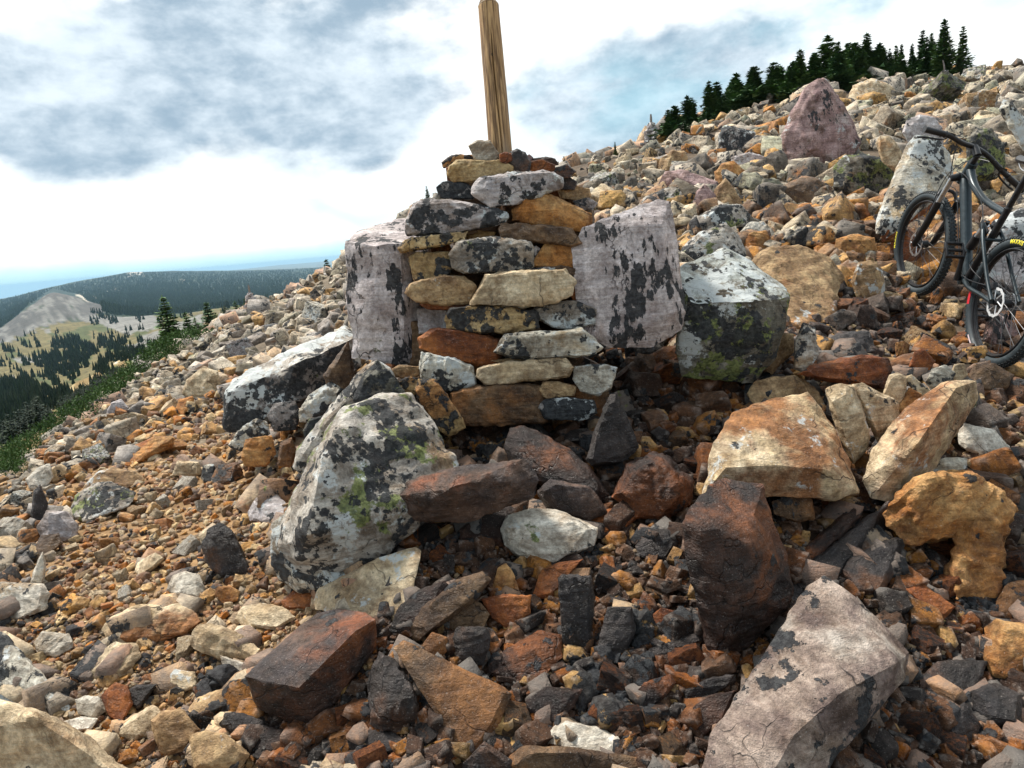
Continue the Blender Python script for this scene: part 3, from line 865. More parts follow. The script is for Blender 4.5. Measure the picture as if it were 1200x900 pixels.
# core stones seen only as dark shapes in the gaps
for k, (lab, ol, dp) in enumerate((
        ('dark core stone in the gap under the white and black block', [(590, 228), (660, 220), (690, 245), (640, 262), (590, 262)], 3.3),
        ('dark core stone behind the gap left of the large cream stone', [(500, 300), (560, 296), (590, 330), (560, 372), (500, 366)], 3.22),
        ('dark core stone behind the grey green stone', [(600, 300), (680, 300), (690, 390), (600, 392)], 3.25),
        ('dark core stone in the gap above the green lichened stone', [(530, 380), (620, 380), (680, 420), (640, 460), (540, 450)], 3.12),
        ('dark core stone filling the shadowed upper middle of the cairn', [(530, 205), (600, 200), (650, 215), (640, 290), (530, 300)], 3.4),
        ('dark core stone behind the black and white base stone', [(600, 430), (700, 430), (720, 490), (650, 500), (600, 490)], 3.1),
        ('dark core stone at the left foot behind the speckled pale stone', [(480, 380), (540, 380), (560, 500), (500, 495), (482, 440)], 3.15))):
    C(lab, lab, 'brown', ol, dp, 0.8)

# ---- big slabs and boulders around the cairn
BG = 'big boulders round the cairn'
R('tall pale grey block with vertical black streaks forming the cairn left flank', 'tall grey streaked block', 'boulder', 'streak',
  [(406, 284, .0), (420, 276, .35), (445, 264, .75), (478, 256, 1.0), (505, 262, 1.0), (500, 300, .2), (494, 345, .12), (496, 425, .1), (466, 425, .0), (440, 406, 0), (412, 418, .0), (407, 350, 0)], depth=3.12, thick=.9, bulge=.03,
  ridge=[(440, 288, -.12), (470, 284, -.1), (475, 400, -.1), (440, 380, -.13)], group=BG, res=40, amp=.022, chips=0)
R('big leaning pinkish grey slab streaked with black lichen right of the cairn', 'leaning streaked slab', 'boulder', 'streak',
  [(672, 292), (684, 268), (770, 236), (783, 238), (790, 262), (797, 320), (803, 365), (798, 385), (765, 405), (715, 406), (688, 392), (678, 350)], depth=2.98, thick=.45, lie=0, bulge=.04,
  ridge=[(776, 262, -.1), (790, 368, -.1)], group=BG, res=40, amp=.016, chips=0)
R('dark green and black lichened boulder with blue white top right of the leaning slab', 'green lichened boulder', 'boulder', 'moss',
  [(797, 316, .1), (822, 304, .25), (850, 293, .35), (880, 308, .35), (919, 340, .15), (922, 350, 0), (918, 385, -.05), (905, 420, 0), (880, 445, .1), (850, 443, .1), (800, 440, .1), (796, 400, 0)], top='bluetop', depth=3.1, thick=.7, bulge=.0,
  ridge=[(812, 345, -.14), (880, 352, -.18), (840, 335, -.08), (900, 400, -.12), (830, 400, -.12)], group=BG, res=36, chips=1)
R('big pale dome of a boulder with green and black lichen left of the dark hollow', 'big lichened dome boulder', 'boulder', 'lich',
  [(330, 640, .0), (342, 590, .0), (372, 530, .1), (405, 478, .3), (448, 462, .45), (478, 467, .5), (502, 492, .45), (532, 545, .3), (500, 590, .05), (480, 630, .0), (440, 655, 0), (395, 672, -.02), (345, 668, -.02)], depth=2.3, thick=.6, bulge=.02,
  ridge=[(392, 500, -.02), (372, 560, -.22), (362, 625, -.28), (470, 520, .12), (455, 600, -.10)], group=BG, res=40, amp=.036, chips=1, chipd=.06)
R('white rounded lower lobe of rock at the foot of the lichened dome', 'white lobe rock', 'boulder', 'lichwhite',
  [(317, 640), (320, 615), (335, 602), (360, 620), (390, 640), (410, 665), (400, 690), (350, 692), (328, 680), (318, 660)], depth=2.25, thick=.6, lie=.4, bulge=.12, group=BG, res=26)
R('narrow fin of pale rock behind the lichened dome, edged with black lichen', 'lichened fin', 'boulder', 'lich',
  [(346, 545), (350, 528), (395, 480), (412, 452), (425, 430), (440, 423), (462, 437), (478, 462), (450, 470), (410, 490), (365, 560)], depth=2.75, thick=.5, lie=.3, bulge=.07, group=BG, res=30)
R('upright green lichened rock under the tall grey streaked block', 'green fin under the grey block', 'boulder', 'moss',
  [(413, 470), (425, 440), (442, 423), (462, 440), (478, 466), (470, 480), (430, 480)], depth=2.72, thick=.8, lie=0, bulge=.1, group=BG, res=24)
R('long wedge boulder with white top and black lichened side left of the cairn', 'white topped black sided boulder', 'boulder', 'black',
  [(266, 500, 0), (268, 462, 0), (276, 447, .03), (330, 416, .25), (402, 386, .65), (418, 395, .6), (420, 430, .5), (395, 450, .25), (345, 478, .1), (320, 492, .05), (285, 507, 0)], top='paletop', depth=3.75, thick=.6, bulge=.0,
  ridge=[(272, 458, -.05), (345, 428, .0), (402, 402, .3), (330, 475, -.06)], group=BG, res=36, chips=1)
R('jagged brown rock leaning between the black sided boulder and the grey block', 'jagged brown leaning rock', 'rock', 'brown', [(380, 440), (395, 418), (408, 400), (414, 430), (415, 455), (400, 462), (385, 460)], depth=3.45, thick=.6, lie=.2)
R('knobbly black lichened stone at the foot of the black sided boulder', 'knobbly black stone', 'rock', 'black', [(313, 488), (322, 472), (345, 470), (352, 485), (346, 503), (322, 505)], depth=3.5)
R('cream rock with black patches between knobbly black stone and the lichened fin', 'cream patched rock', 'rock', 'lichwhite', [(350, 482), (362, 463), (388, 447), (402, 455), (398, 478), (372, 492), (352, 494)], depth=3.35, thick=.6)
R('green tinged pale slab lying under the knobbly black stone', 'green tinged slab', 'rock', 'lichwhite', [(268, 522), (282, 502), (300, 491), (313, 494), (316, 508), (300, 520), (280, 530)], depth=3.45)
R('square tan rock with orange centre below the knobbly black stone', 'square tan rock', 'rock', 'ochre', [(283, 535), (288, 515), (318, 511), (323, 532), (312, 547), (287, 546)], depth=3.2)
R('small mossy brown stone right of the square tan rock', 'mossy brown stone', 'rock', 'brown', [(325, 545), (328, 520), (342, 512), (348, 530), (340, 548)], depth=3.1)
R('mossy olive stone above the small mossy brown one', 'olive stone', 'rock', 'moss', [(355, 505), (362, 492), (382, 486), (388, 500), (375, 515), (360, 518)], depth=3.1)

# ---- the dark hollow
PG = 'rocks in the dark hollow'
def D(label, nick, mat, outline, **k):
    k.setdefault('group', PG)
    return R(label, nick, k.pop('name', 'rock'), mat, outline, **k)


D('big glossy dark slab block with rust stained top in the lower left foreground', 'big rust topped dark block', 'dark', [(288, 792, .0), (300, 780, .1), (345, 742, .35), (372, 720, .55), (395, 715, .6), (427, 718, .45), (438, 727, .3), (440, 758, .3), (420, 782, .1), (397, 815, .0), (372, 848, -.05), (340, 845, 0), (305, 830, 0)], top='rusttop', thick=.6, bulge=0, ridge=[(350, 806, -.2), (418, 738, .1), (310, 800, -.08)], res=40, amp=.02, chips=1)
D('pointed flat tan slab leaning against the lichened dome', 'pointed tan slab', 'cream', [(370, 702), (375, 690), (440, 656), (485, 642), (492, 646), (480, 700), (465, 727), (420, 721), (372, 713)], thick=.35, lie=.6, bulge=.03, res=30, amp=.014)
D('flat rust red plate rock resting on the edge of the hollow below the cairn', 'rust red plate', 'rusttop', [(460, 583), (478, 566), (520, 550), (560, 545), (610, 541), (630, 560), (632, 580), (600, 588), (560, 602), (545, 612), (500, 603), (470, 605)], depth=2.2, thick=.4, lie=.3, bulge=.06, ridge=[(530, 572, -.1)], res=34)
D('cream oval boulder with a split, brightest rock in the hollow', 'cream oval rock', 'white', [(588, 620), (596, 605), (622, 597), (650, 598), (675, 608), (700, 619), (698, 638), (670, 650), (635, 665), (610, 655), (592, 638)], thick=.6, lie=.4, bulge=.14, res=36, amp=.02)
D('dark rusty knob left of the cream oval rock', 'dark rusty knob', 'dark', [(535, 625), (555, 600), (585, 590), (605, 597), (592, 618), (592, 640), (565, 645), (540, 637)], bulge=.14)
D('dark ridged slab descending right from under the cairn', 'dark ridged slab', 'dark', [(592, 520), (600, 503), (615, 500), (645, 512), (690, 545), (712, 580), (700, 592), (660, 577), (620, 560), (598, 542)], depth=2.55, thick=.5, lie=.4, bulge=.12, res=30)
D('rusty wedge overlapping the lower end of the dark ridged slab', 'rusty wedge', 'rusttop', [(628, 578), (645, 562), (690, 570), (712, 600), (690, 610), (645, 600)], depth=2.35, thick=.5, bulge=.12)
D('sharp dark triangular rock standing below the pale foot stone', 'sharp dark triangle', 'slate', [(687, 538), (700, 495), (713, 465), (722, 462), (735, 493), (748, 524), (725, 545), (698, 550)], depth=2.6, thick=.6, lie=.1, bulge=.16)
D('lumpy dark brown rock with pale veins in the middle of the hollow', 'lumpy dark rock', 'dark', [(716, 580), (733, 545), (760, 530), (785, 540), (811, 565), (806, 590), (776, 612), (742, 602)], bulge=.2, lie=.3, res=30, amp=.045)
D('orange earth coloured wedge right of the cream oval rock', 'orange wedge', 'rust', [(690, 612), (705, 598), (735, 592), (752, 600), (735, 618), (705, 628)], lie=.6)
D('massive dark angular block leaning in the centre right of the hollow', 'massive dark block', 'dark', [(800, 614, .0), (830, 572, .25), (850, 564, .35), (893, 571, .4), (900, 600, .3), (915, 645, .2), (930, 690, .1), (920, 712, .05), (880, 752, .0), (855, 776, .0), (835, 772, 0), (820, 700, 0), (806, 650, 0)], thick=.6, bulge=.0, ridge=[(820, 622, -.12), (880, 620, .0), (860, 700, -.14)], res=40, amp=.03, name='boulder')
D('big cream trapezoid boulder stained orange brown on top right of the hollow', 'big stained cream boulder', 'creamrust', [(828, 578, -.05), (836, 520, .1), (860, 486, .3), (900, 470, .4), (945, 462, .45), (975, 500, .3), (993, 545, .1), (1001, 575, .0), (975, 583, -.02), (920, 574, -.02), (860, 572, -.04)], depth=2.3, thick=.6, bulge=.0, ridge=[(850, 548, -.16), (970, 550, -.1), (910, 545, -.16), (900, 500, .1)], res=44, amp=.022, name='boulder', chips=0)
D('tan brown cap rock behind the big stained cream boulder', 'tan cap rock', 'tan', [(876, 462), (886, 447), (930, 440), (955, 455), (970, 480), (945, 485), (890, 482)], depth=2.95, bulge=.1, thick=.7)
D('enormous pale speckled wedge slab with black spots in the lower right foreground', 'enormous speckled wedge', 'speck', [(826, 905, -.1), (835, 862, 0), (870, 808, .12), (905, 762, .28), (945, 690, .5), (965, 677, .55), (985, 690, .5), (1030, 730, .42), (1062, 765, .35), (1058, 792, .25), (1000, 862, .0), (950, 925, -.1)], depth=1.62, thick=.28, bulge=0, ridge=[(1050, 778, .15), (985, 812, .0), (930, 862, -.12), (895, 925, -.2)], res=46, amp=.014, chips=0, name='boulder')
D('long pink and orange slab tilting up to the right of the stained boulder', 'long tilted pink slab', 'creamrust', [(1012, 562), (1020, 530), (1060, 480), (1110, 446), (1142, 449), (1143, 470), (1105, 530), (1087, 562), (1050, 588), (1022, 582)], depth=2.35, thick=.45, lie=.35, bulge=.05, ridge=[(1075, 520, -.14), (1120, 455, .2)], res=36, amp=.02)
D('round grey lichened knob at the upper end of the long tilted slab', 'lichened knob', 'lich', [(1110, 458), (1120, 446), (1140, 445), (1147, 462), (1143, 477), (1128, 482), (1115, 476)], depth=2.72, bulge=.2, thick=.8)
D('hooked orange boulder with a dark hollow beneath its arch on the right', 'hooked orange boulder', 'ochre', [(1038, 602), (1050, 580), (1078, 562), (1105, 553), (1150, 560), (1165, 590), (1140, 615), (1100, 632), (1060, 636)], depth=2.2, thick=.6, lie=.25, bulge=.12, extra=[[(1120, 590), (1150, 560), (1178, 575), (1191, 595), (1183, 640), (1170, 690), (1150, 718), (1118, 712), (1108, 680), (1135, 640)]], res=36, amp=.055, name='boulder')
D('twin topped cream upright stone right of the stained cream boulder', 'cream upright stone', 'cream', [(967, 456), (985, 450), (1000, 453), (1012, 485), (1020, 512), (1013, 528), (1000, 542), (984, 512)], depth=2.5, thick=.6, lie=.3)
D('broad cream slab standing between the cream upright and the tilted pink slab', 'broad cream slab', 'cream', [(1000, 452), (1010, 449), (1028, 462), (1052, 470), (1054, 498), (1028, 516), (1010, 480)], depth=2.62, thick=.6, lie=.3)
D('rounded cream tip rock above the broad cream slab', 'cream tip rock', 'cream', [(1032, 470), (1042, 440), (1052, 437), (1062, 442), (1063, 465), (1048, 480)], depth=2.75, thick=.7, lie=.2)
D('thin cream sliver right of the cream tip rock', 'cream sliver', 'cream', [(1058, 442), (1068, 439), (1090, 458), (1086, 466), (1070, 458)], depth=2.85)
D('small yellowish block below the thin cream sliver', 'yellowish block', 'ochre', [(1052, 478), (1065, 455), (1080, 462), (1078, 480), (1060, 500)], depth=2.7)
D('long rust brown log shaped rock above the cream stones', 'rust log rock', 'rust', [(935, 439), (950, 429), (1010, 415), (1040, 420), (1046, 434), (1035, 455), (1000, 452), (960, 445)], depth=3.0, thick=.5, lie=.2, bulge=.12, res=28)
D('flat dark grey slab above the rust log rock', 'dark grey slab', 'slate', [(960, 407), (985, 388), (1018, 389), (1026, 410), (1000, 421), (965, 422)], lie=.5)
D('narrow white fin with black specks standing right of the green lichened boulder', 'narrow white fin', 'lich', [(930, 432), (932, 400), (941, 379), (955, 385), (959, 415), (945, 436)], depth=3.1, thick=.8, lie=0)
D('sawn looking round ended tan rock beside the narrow white fin', 'round ended tan rock', 'tan', [(893, 432), (905, 405), (918, 390), (930, 392), (930, 412), (905, 438)], depth=3.15)
D('smooth white rounded block at the right, above the hooked orange boulder', 'smooth white block', 'white', [(1123, 507), (1130, 497), (1165, 505), (1182, 524), (1173, 540), (1150, 535), (1125, 524)], lie=.3, thick=.6)
D('flat pale flake just above the hooked orange boulder', 'pale flake', 'lichwhite', [(1086, 548), (1108, 536), (1133, 537), (1132, 550), (1092, 557)], depth=2.45)
D('long smooth black plank rock slanting beside the massive dark block', 'long black plank rock', 'slate', [(915, 692), (950, 660), (1000, 618), (1040, 590), (1037, 618), (988, 670), (935, 708)], lie=.8, thick=.3, bulge=.05, chips=0)
D('dark brown bar rock left of the long black plank rock', 'dark brown bar rock', 'dark', [(935, 650), (965, 620), (1000, 595), (1008, 605), (975, 640), (945, 670)], lie=.8)
D('rusty brown overhanging lump under the stained cream boulder', 'rusty lump', 'brown', [(905, 588), (925, 578), (950, 580), (955, 608), (935, 612), (908, 602)], depth=2.25)
D('finely ridged black slab left of the hooked boulder foot', 'ridged black slab', 'slate', [(984, 672), (1000, 650), (1055, 629), (1059, 640), (1042, 680), (1030, 698), (1000, 692)], lie=.6, thick=.5, bulge=.1)
D('red brown brick shaped rock below the ridged black slab', 'brick shaped rock', 'rust', [(1057, 690), (1075, 679), (1118, 711), (1106, 726), (1090, 720)], lie=.5)
D('grey slate triangle in the lower right corner area', 'slate triangle', 'slate', [(1076, 797), (1100, 775), (1156, 775), (1146, 800), (1116, 835), (1086, 826)], lie=.7, thick=.4, bulge=.05)
D('rounded dark boulder at the right edge below the orange block', 'rounded dark rock', 'slate', [(1139, 812), (1165, 800), (1195, 814), (1197, 850), (1160, 857), (1141, 838)], bulge=.2)
D('dark teardrop stone under the slate triangle', 'dark teardrop stone', 'slate', [(1110, 852), (1118, 832), (1130, 823), (1151, 850), (1136, 868), (1115, 868)], bulge=.16)
D('bright orange block cut by the right edge of the view', 'bright orange edge block', 'ochre', [(1154, 737), (1168, 727), (1215, 735), (1225, 790), (1190, 806), (1165, 790), (1155, 770)], bulge=.1, res=28)
D('brown squared rock above the bright orange edge block', 'brown squared rock', 'brown', [(1167, 702), (1180, 683), (1215, 680), (1215, 728), (1170, 722)], bulge=.08)
D('elongated cream slab lying flat at the bottom of the hollow', 'elongated cream slab', 'white', [(635, 862), (660, 845), (700, 850), (740, 876), (722, 890), (680, 881), (640, 872)], lie=.8, thick=.35)
D('large orange brown triangular slab pointing down in the foreground', 'large brown triangle', 'brown', [(462, 760), (475, 752), (530, 780), (590, 806), (598, 813), (582, 850), (545, 890), (520, 850), (482, 792)], lie=.55, thick=.3, bulge=.04, res=36, amp=.014, chips=0)
D('rough black rock between the rust topped block and the brown triangle', 'rough black rock', 'slate', [(430, 800), (445, 765), (465, 775), (487, 812), (490, 840), (462, 857), (436, 850)], bulge=.16, res=28, amp=.04)
D('orange brown block under the cream oval rock', 'orange brown block', 'rust', [(564, 702), (590, 697), (622, 698), (620, 720), (597, 738), (577, 724)], lie=.3)
D('upright dark plank rock in the middle of the hollow', 'upright dark plank rock', 'slate', [(654, 678), (660, 673), (692, 674), (697, 700), (693, 735), (690, 760), (660, 752)], lie=.2, thick=.4, bulge=.08, res=28)
D('second smaller dark plank rock leaning right of the upright one', 'leaning dark plank rock', 'slate', [(700, 760), (712, 712), (740, 712), (745, 740), (733, 764), (705, 770)], lie=.2, thick=.4)
D('dark bar shaped rock, left one of the slanting pair', 'left slanting bar', 'dark', [(455, 740), (465, 715), (490, 692), (520, 680), (528, 690), (505, 720), (475, 745)], lie=.5, thick=.4)
D('long brown bar shaped rock, right one of the slanting pair', 'right slanting bar', 'brown', [(476, 742), (500, 705), (535, 680), (565, 670), (574, 680), (556, 705), (520, 730), (488, 752)], lie=.4, thick=.4, res=28)
D('dark square cube of rock beside the brown triangle', 'dark cube rock', 'slate', [(531, 748), (535, 735), (570, 735), (576, 748), (566, 780), (536, 775)], lie=.2)
D('small brown cube above the tip of the brown triangle', 'small brown cube', 'brown', [(492, 760), (506, 741), (524, 747), (526, 760), (515, 772), (498, 768)], lie=.3)
D('dark brown lump above the dark cube rock', 'brown lump', 'brown', [(518, 722), (535, 705), (560, 702), (573, 720), (565, 738), (530, 738)], lie=.3)
D('large flat dark slab right of the brown triangle', 'flat dark slab', 'dark', [(565, 787), (590, 762), (630, 740), (655, 745), (658, 770), (632, 796), (600, 800)], lie=.7, thick=.35, bulge=.06, res=30)
D('little mustard yellow stone beneath the dark rusty knob', 'mustard stone', 'ochre', [(577, 692), (583, 666), (593, 660), (604, 676), (601, 692)], lie=0)
D('dark red slab poking from under the cream oval rock', 'dark red slab', 'rust', [(625, 698), (635, 668), (655, 660), (682, 656), (668, 675), (645, 702)], lie=.4)
D('thick brown flat slab along the bottom edge of the view', 'bottom edge brown slab', 'brown', [(595, 888), (610, 876), (680, 877), (750, 890), (765, 905), (700, 925), (610, 920)], depth=1.68, lie=0, thick=.5)
D('black pointed rock at the bottom edge left of the brown slab', 'bottom edge black point', 'slate', [(543, 895), (568, 870), (598, 890), (610, 925), (545, 925)], depth=1.68, lie=0)
D('smooth black oval slab near the bottom left of the hollow', 'smooth black oval slab', 'slate', [(400, 866), (420, 855), (460, 858), (480, 870), (460, 882), (420, 885)], lie=.8, thick=.3)
D('thin grey edged plank rock lying right of the leaning dark plank', 'thin grey plank rock', 'slate', [(757, 771), (762, 760), (800, 746), (818, 742), (822, 750), (795, 762), (762, 774)], lie=.6, thick=.5)
D('dark purple brick rock in the lower middle', 'purple brick rock', 'dark', [(740, 818), (755, 800), (785, 790), (792, 800), (778, 818), (758, 830)], lie=.4)
D('red brown wedge rock above the elongated cream slab', 'red brown wedge rock', 'dark', [(617, 822), (640, 805), (682, 808), (672, 828), (650, 848), (622, 842)], lie=.4)
D('orange lump left of the thin grey plank rock', 'orange lump', 'rust', [(765, 720), (775, 712), (790, 716), (786, 734), (770, 737)])
D('small white pebble like stone right of the massive dark block', 'small white stone', 'white', [(913, 676), (922, 668), (930, 674), (927, 684), (916, 684)])
D('grey angular stone between cream oval rock and the massive block', 'grey angular stone', 'slate', [(745, 640), (760, 622), (785, 620), (795, 635), (780, 655), (752, 654)])
D('flat dark slab tucked under the enormous wedge left edge', 'dark slab by the wedge', 'slate', [(800, 810), (830, 795), (862, 790), (860, 800), (835, 815), (805, 822)], lie=.5)
D('dark brown slab under the dark slab by the wedge', 'brown slab by the wedge', 'dark', [(805, 835), (830, 815), (860, 810), (850, 845), (825, 860)], lie=.5)

# ---- the path side
LG = 'rocks along the gravel path'
def L(label, nick, mat, outline, **k):
    k.setdefault('group', LG)
    return R(label, nick, k.pop('name', 'rock'), mat, outline, **k)


L('huge tan rock cut by the lower left corner of the view', 'huge tan corner rock', 'cream', [(-60, 840), (0, 824), (40, 836), (100, 862), (150, 905), (120, 960), (-40, 960)], depth=1.62, lie=0.0, thick=.6, bulge=.12, res=36, name='boulder')
L('white slab dotted with black lichen along the lower left edge', 'white edge slab', 'lichwhite', [(-20, 745), (2, 740), (15, 768), (42, 798), (80, 826), (78, 835), (50, 838), (12, 832), (-20, 810)], lie=.7, thick=.4, res=30)
L('flat topped cream block at the left edge with a rust underside', 'cream edge block', 'white', [(-15, 690), (0, 683), (50, 685), (57, 697), (54, 712), (20, 728), (-10, 724)], lie=.4)
L('blue grey boulder with a smooth dark face standing in the path', 'blue grey boulder', 'slate', [(236, 640), (244, 620), (258, 612), (272, 622), (284, 645), (292, 665), (288, 674), (260, 676), (244, 662)], lie=.2, thick=.6, res=28)
L('wide buried boulder with blue grey and ochre bands', 'wide banded boulder', 'creamrust', [(120, 738), (132, 724), (160, 710), (208, 708), (228, 716), (236, 732), (215, 742), (180, 752), (132, 752)], lie=.4, thick=.5, bulge=.1, res=32)
L('pale pointed boulder with shaded front right of the banded one', 'pale pointed boulder', 'cream', [(222, 748), (233, 731), (260, 733), (285, 745), (306, 762), (303, 772), (270, 776), (226, 760)], lie=.35, thick=.6, res=28)
L('smooth white stone on the path near the left edge', 'smooth white stone', 'white', [(40, 753), (50, 740), (80, 744), (86, 757), (65, 770), (44, 764)])
L('flat cream stone left of the long tan ridge stone', 'flat cream stone', 'cream', [(98, 790), (112, 770), (135, 752), (160, 755), (164, 770), (148, 790), (135, 797), (108, 796)], lie=.6)
L('cream and white wedge near the huge tan corner rock', 'cream wedge', 'cream', [(135, 858), (155, 840), (180, 826), (192, 838), (178, 862), (155, 868)], lie=.5)
L('grey tan cube right of the cream wedge', 'grey tan cube', 'tan', [(177, 845), (190, 833), (215, 832), (233, 855), (222, 878), (190, 886)], lie=.3)
L('layered brown rock at the bottom left of the dark block', 'layered brown rock', 'tan', [(222, 862), (240, 857), (262, 860), (292, 884), (280, 905), (228, 900)], lie=.3)
L('orange brown knob left of the dark stone in the lower path', 'orange brown knob', 'rust', [(119, 815), (135, 800), (150, 805), (156, 825), (142, 848), (128, 838)])
L('small dark angular stone right of the orange brown knob', 'small dark stone', 'slate', [(145, 812), (160, 803), (183, 802), (172, 820), (162, 832), (150, 826)])
L('white angular stone above the huge tan corner rock', 'white angular stone', 'white', [(88, 820), (100, 815), (116, 816), (126, 832), (112, 842), (92, 836)])
L('small white flake beside the huge tan corner rock', 'small white flake', 'white', [(75, 845), (95, 840), (115, 842), (106, 855), (84, 858)])
L('long ochre ridge stone running up to the big dark block', 'long ochre ridge stone', 'tan', [(217, 836), (232, 818), (275, 802), (300, 800), (302, 815), (262, 828), (228, 842)], lie=.4, thick=.5)
L('brown and cream stone below the pointed tan slab', 'brown and cream stone', 'cream', [(277, 725), (285, 712), (305, 708), (332, 712), (346, 724), (325, 738), (288, 735)], lie=.4)
L('flat yellow tan block on the gravel in mid path', 'yellow tan block', 'cream', [(158, 670), (162, 660), (182, 648), (193, 655), (180, 668), (165, 678)])
L('round orange stone in the path right of the pale dusty boulder', 'round orange stone', 'ochre', [(251, 698), (255, 688), (270, 687), (281, 693), (278, 704), (262, 708)])
L('dusty white boulder in the middle of the path', 'dusty white boulder', 'white', [(196, 690), (203, 675), (218, 669), (233, 674), (240, 690), (232, 702), (205, 700)], bulge=.15)
L('white grey boulder blotched with black lichen at the upper left of the path', 'blotched white boulder', 'lich', [(80, 603), (90, 580), (108, 567), (130, 565), (158, 578), (152, 592), (120, 600), (103, 612)], thick=.6, res=28)
L('upright blue grey shard at the left brink', 'blue grey shard', 'slate', [(37, 600), (40, 575), (47, 568), (56, 590), (52, 614), (40, 612)], lie=0)
L('pale grey lichened boulder at the left brink below the shard', 'grey brink boulder', 'grey', [(44, 618), (55, 598), (80, 600), (92, 618), (88, 632), (50, 634)], lie=.2)
L('smooth brown rounded stone below the grey brink boulder', 'smooth brown stone', 'brown', [(36, 652), (48, 628), (68, 625), (74, 636), (60, 650), (42, 658)])
L('white pointed stone at the brink, upper left', 'white pointed stone', 'white', [(30, 562), (45, 548), (58, 544), (62, 560), (52, 572), (36, 574)], lie=.3)
L('large pale round boulder on the crest left of the white topped boulder', 'round crest boulder', 'cream', [(214, 462), (220, 445), (238, 429), (254, 436), (259, 455), (250, 466), (220, 467)], lie=.1, bulge=.12, thick=.7)
L('pink orange split stone on the crest below the round crest boulder', 'split crest stone', 'ochre', [(203, 484), (210, 468), (226, 464), (228, 474), (214, 486)])
L('greyish white humped rock at the crest, leftmost of the white ones', 'humped crest rock', 'grey', [(125, 484), (130, 472), (142, 468), (151, 478), (148, 488), (128, 490)], lie=.1)
L('large flat rusty stone in the upper path', 'flat rusty stone', 'ochre', [(145, 540), (150, 525), (180, 512), (205, 512), (200, 525), (165, 535), (155, 545)], lie=.5)
L('cream block on the upper path, left of the square tan rock', 'cream path block', 'cream', [(203, 556), (208, 540), (234, 542), (236, 556), (222, 560)], lie=.3)
L('dark red rounded stone right of the cream path block', 'dark red rounded stone', 'brown', [(248, 560), (255, 545), (278, 542), (285, 555), (272, 566), (252, 568)])
L('pair forming pale lichened stone touching the cream path block', 'pale lichened stone', 'lichwhite', [(236, 560), (238, 546), (250, 544), (256, 556), (250, 566), (240, 566)])
L('long pale block in the gravel right of the blotched white boulder', 'pinkish gravel block', 'tan', [(99, 572), (110, 555), (130, 548), (160, 552), (168, 562), (150, 572), (115, 578)], lie=.4)
L('grey mottled boulder half buried left of the lichened dome', 'half buried grey boulder', 'grey', [(290, 598), (300, 583), (325, 580), (336, 590), (334, 606), (318, 614), (294, 610)], bulge=.12)
L('rusty brown slab lying against the white lobe rock', 'rusty slab by the lobe', 'rust', [(330, 705), (345, 692), (372, 690), (378, 702), (362, 712), (335, 714)], lie=.5)
L('pale cream block under the left tip of the pointed tan slab', 'pale block by the tan slab', 'white', [(258, 768), (268, 772), (295, 780), (280, 792), (262, 786)], lie=.5)
L('small bright tan stone between banded boulder and dark block', 'bright tan stone', 'cream', [(193, 798), (205, 785), (228, 788), (230, 806), (212, 812), (197, 808)])
L('grey brown rock under the lower edge of the rust topped block', 'grey brown rock', 'slate', [(255, 850), (262, 836), (290, 832), (310, 842), (308, 858), (275, 862)])
L('low dark slab at the bottom edge left of the hollow', 'low dark slab', 'dark', [(288, 862), (305, 850), (340, 856), (352, 872), (335, 890), (300, 885)], lie=.6)
L('tall cream splinter stone standing by the cream edge block', 'cream splinter', 'white', [(33, 690), (40, 668), (50, 647), (54, 662), (52, 680), (42, 694)], lie=.1)

# ---- the hillside to the right
HG = 'rocks on the right hillside'
def H(label, nick, mat, outline, **k):
    k.setdefault('group', HG)
    k.setdefault('lie', .15)
    return R(label, nick, k.pop('name', 'rock'), mat, outline, **k)


H('tall pointed pink boulder high on the right hillside', 'pointed pink boulder', 'pink', [(918, 205), (917, 160), (928, 130), (942, 108), (958, 94), (966, 92), (977, 107), (990, 128), (1003, 150), (1006, 168), (994, 186), (960, 197), (930, 207)], lie=0, thick=.7, bulge=.05, ridge=[(935, 140, -.1), (975, 128, -.05), (950, 175, -.15)], res=40, name='boulder', chips=0)
H('rounded yellow white boulder above the pointed pink one', 'yellow white boulder', 'cream', [(994, 118), (1000, 100), (1020, 92), (1040, 98), (1053, 113), (1040, 122), (1010, 122)], name='boulder')
H('tall white lichened slab standing just behind the mountain bike', 'white slab behind the bike', 'lichwhite', [(1028, 255, .1), (1036, 238, .1), (1050, 210, .1), (1064, 168, .15), (1072, 160, .15), (1098, 162, .15), (1112, 180, .15), (1116, 205, .1), (1100, 228, .0), (1065, 258, -.05), (1040, 278, 0), (1028, 272, 0)], depth=5.05, thick=.5, bulge=.06, res=40, name='boulder', amp=.016, chips=0)
H('rounded pinkish cap rock on top of the white slab behind the bike', 'pinkish cap rock', 'grey', [(1058, 155), (1064, 140), (1078, 136), (1094, 138), (1103, 150), (1106, 170), (1085, 172), (1064, 168)], depth=5.4, thick=.7)
H('dark mossy block left of the white slab behind the bike', 'dark mossy block', 'moss', [(977, 222), (978, 196), (990, 184), (1012, 180), (1036, 187), (1050, 200), (1047, 220), (1035, 238), (1000, 236)], lie=.05, res=30, name='boulder')
H('curved cream tongue of rock above the dark mossy block', 'curved cream rock', 'cream', [(1027, 168), (1032, 160), (1044, 161), (1056, 178), (1060, 195), (1050, 203), (1034, 188)], depth=6.6)
H('layered black and grey block on the hillside left of the pink boulder', 'layered black block', 'black', [(843, 185), (843, 160), (848, 147), (866, 150), (885, 155), (884, 178), (862, 187)], lie=0)
H('grey boulder under the layered black block', 'grey hillside boulder', 'grey', [(856, 202), (858, 184), (878, 178), (896, 184), (896, 200), (876, 206)])
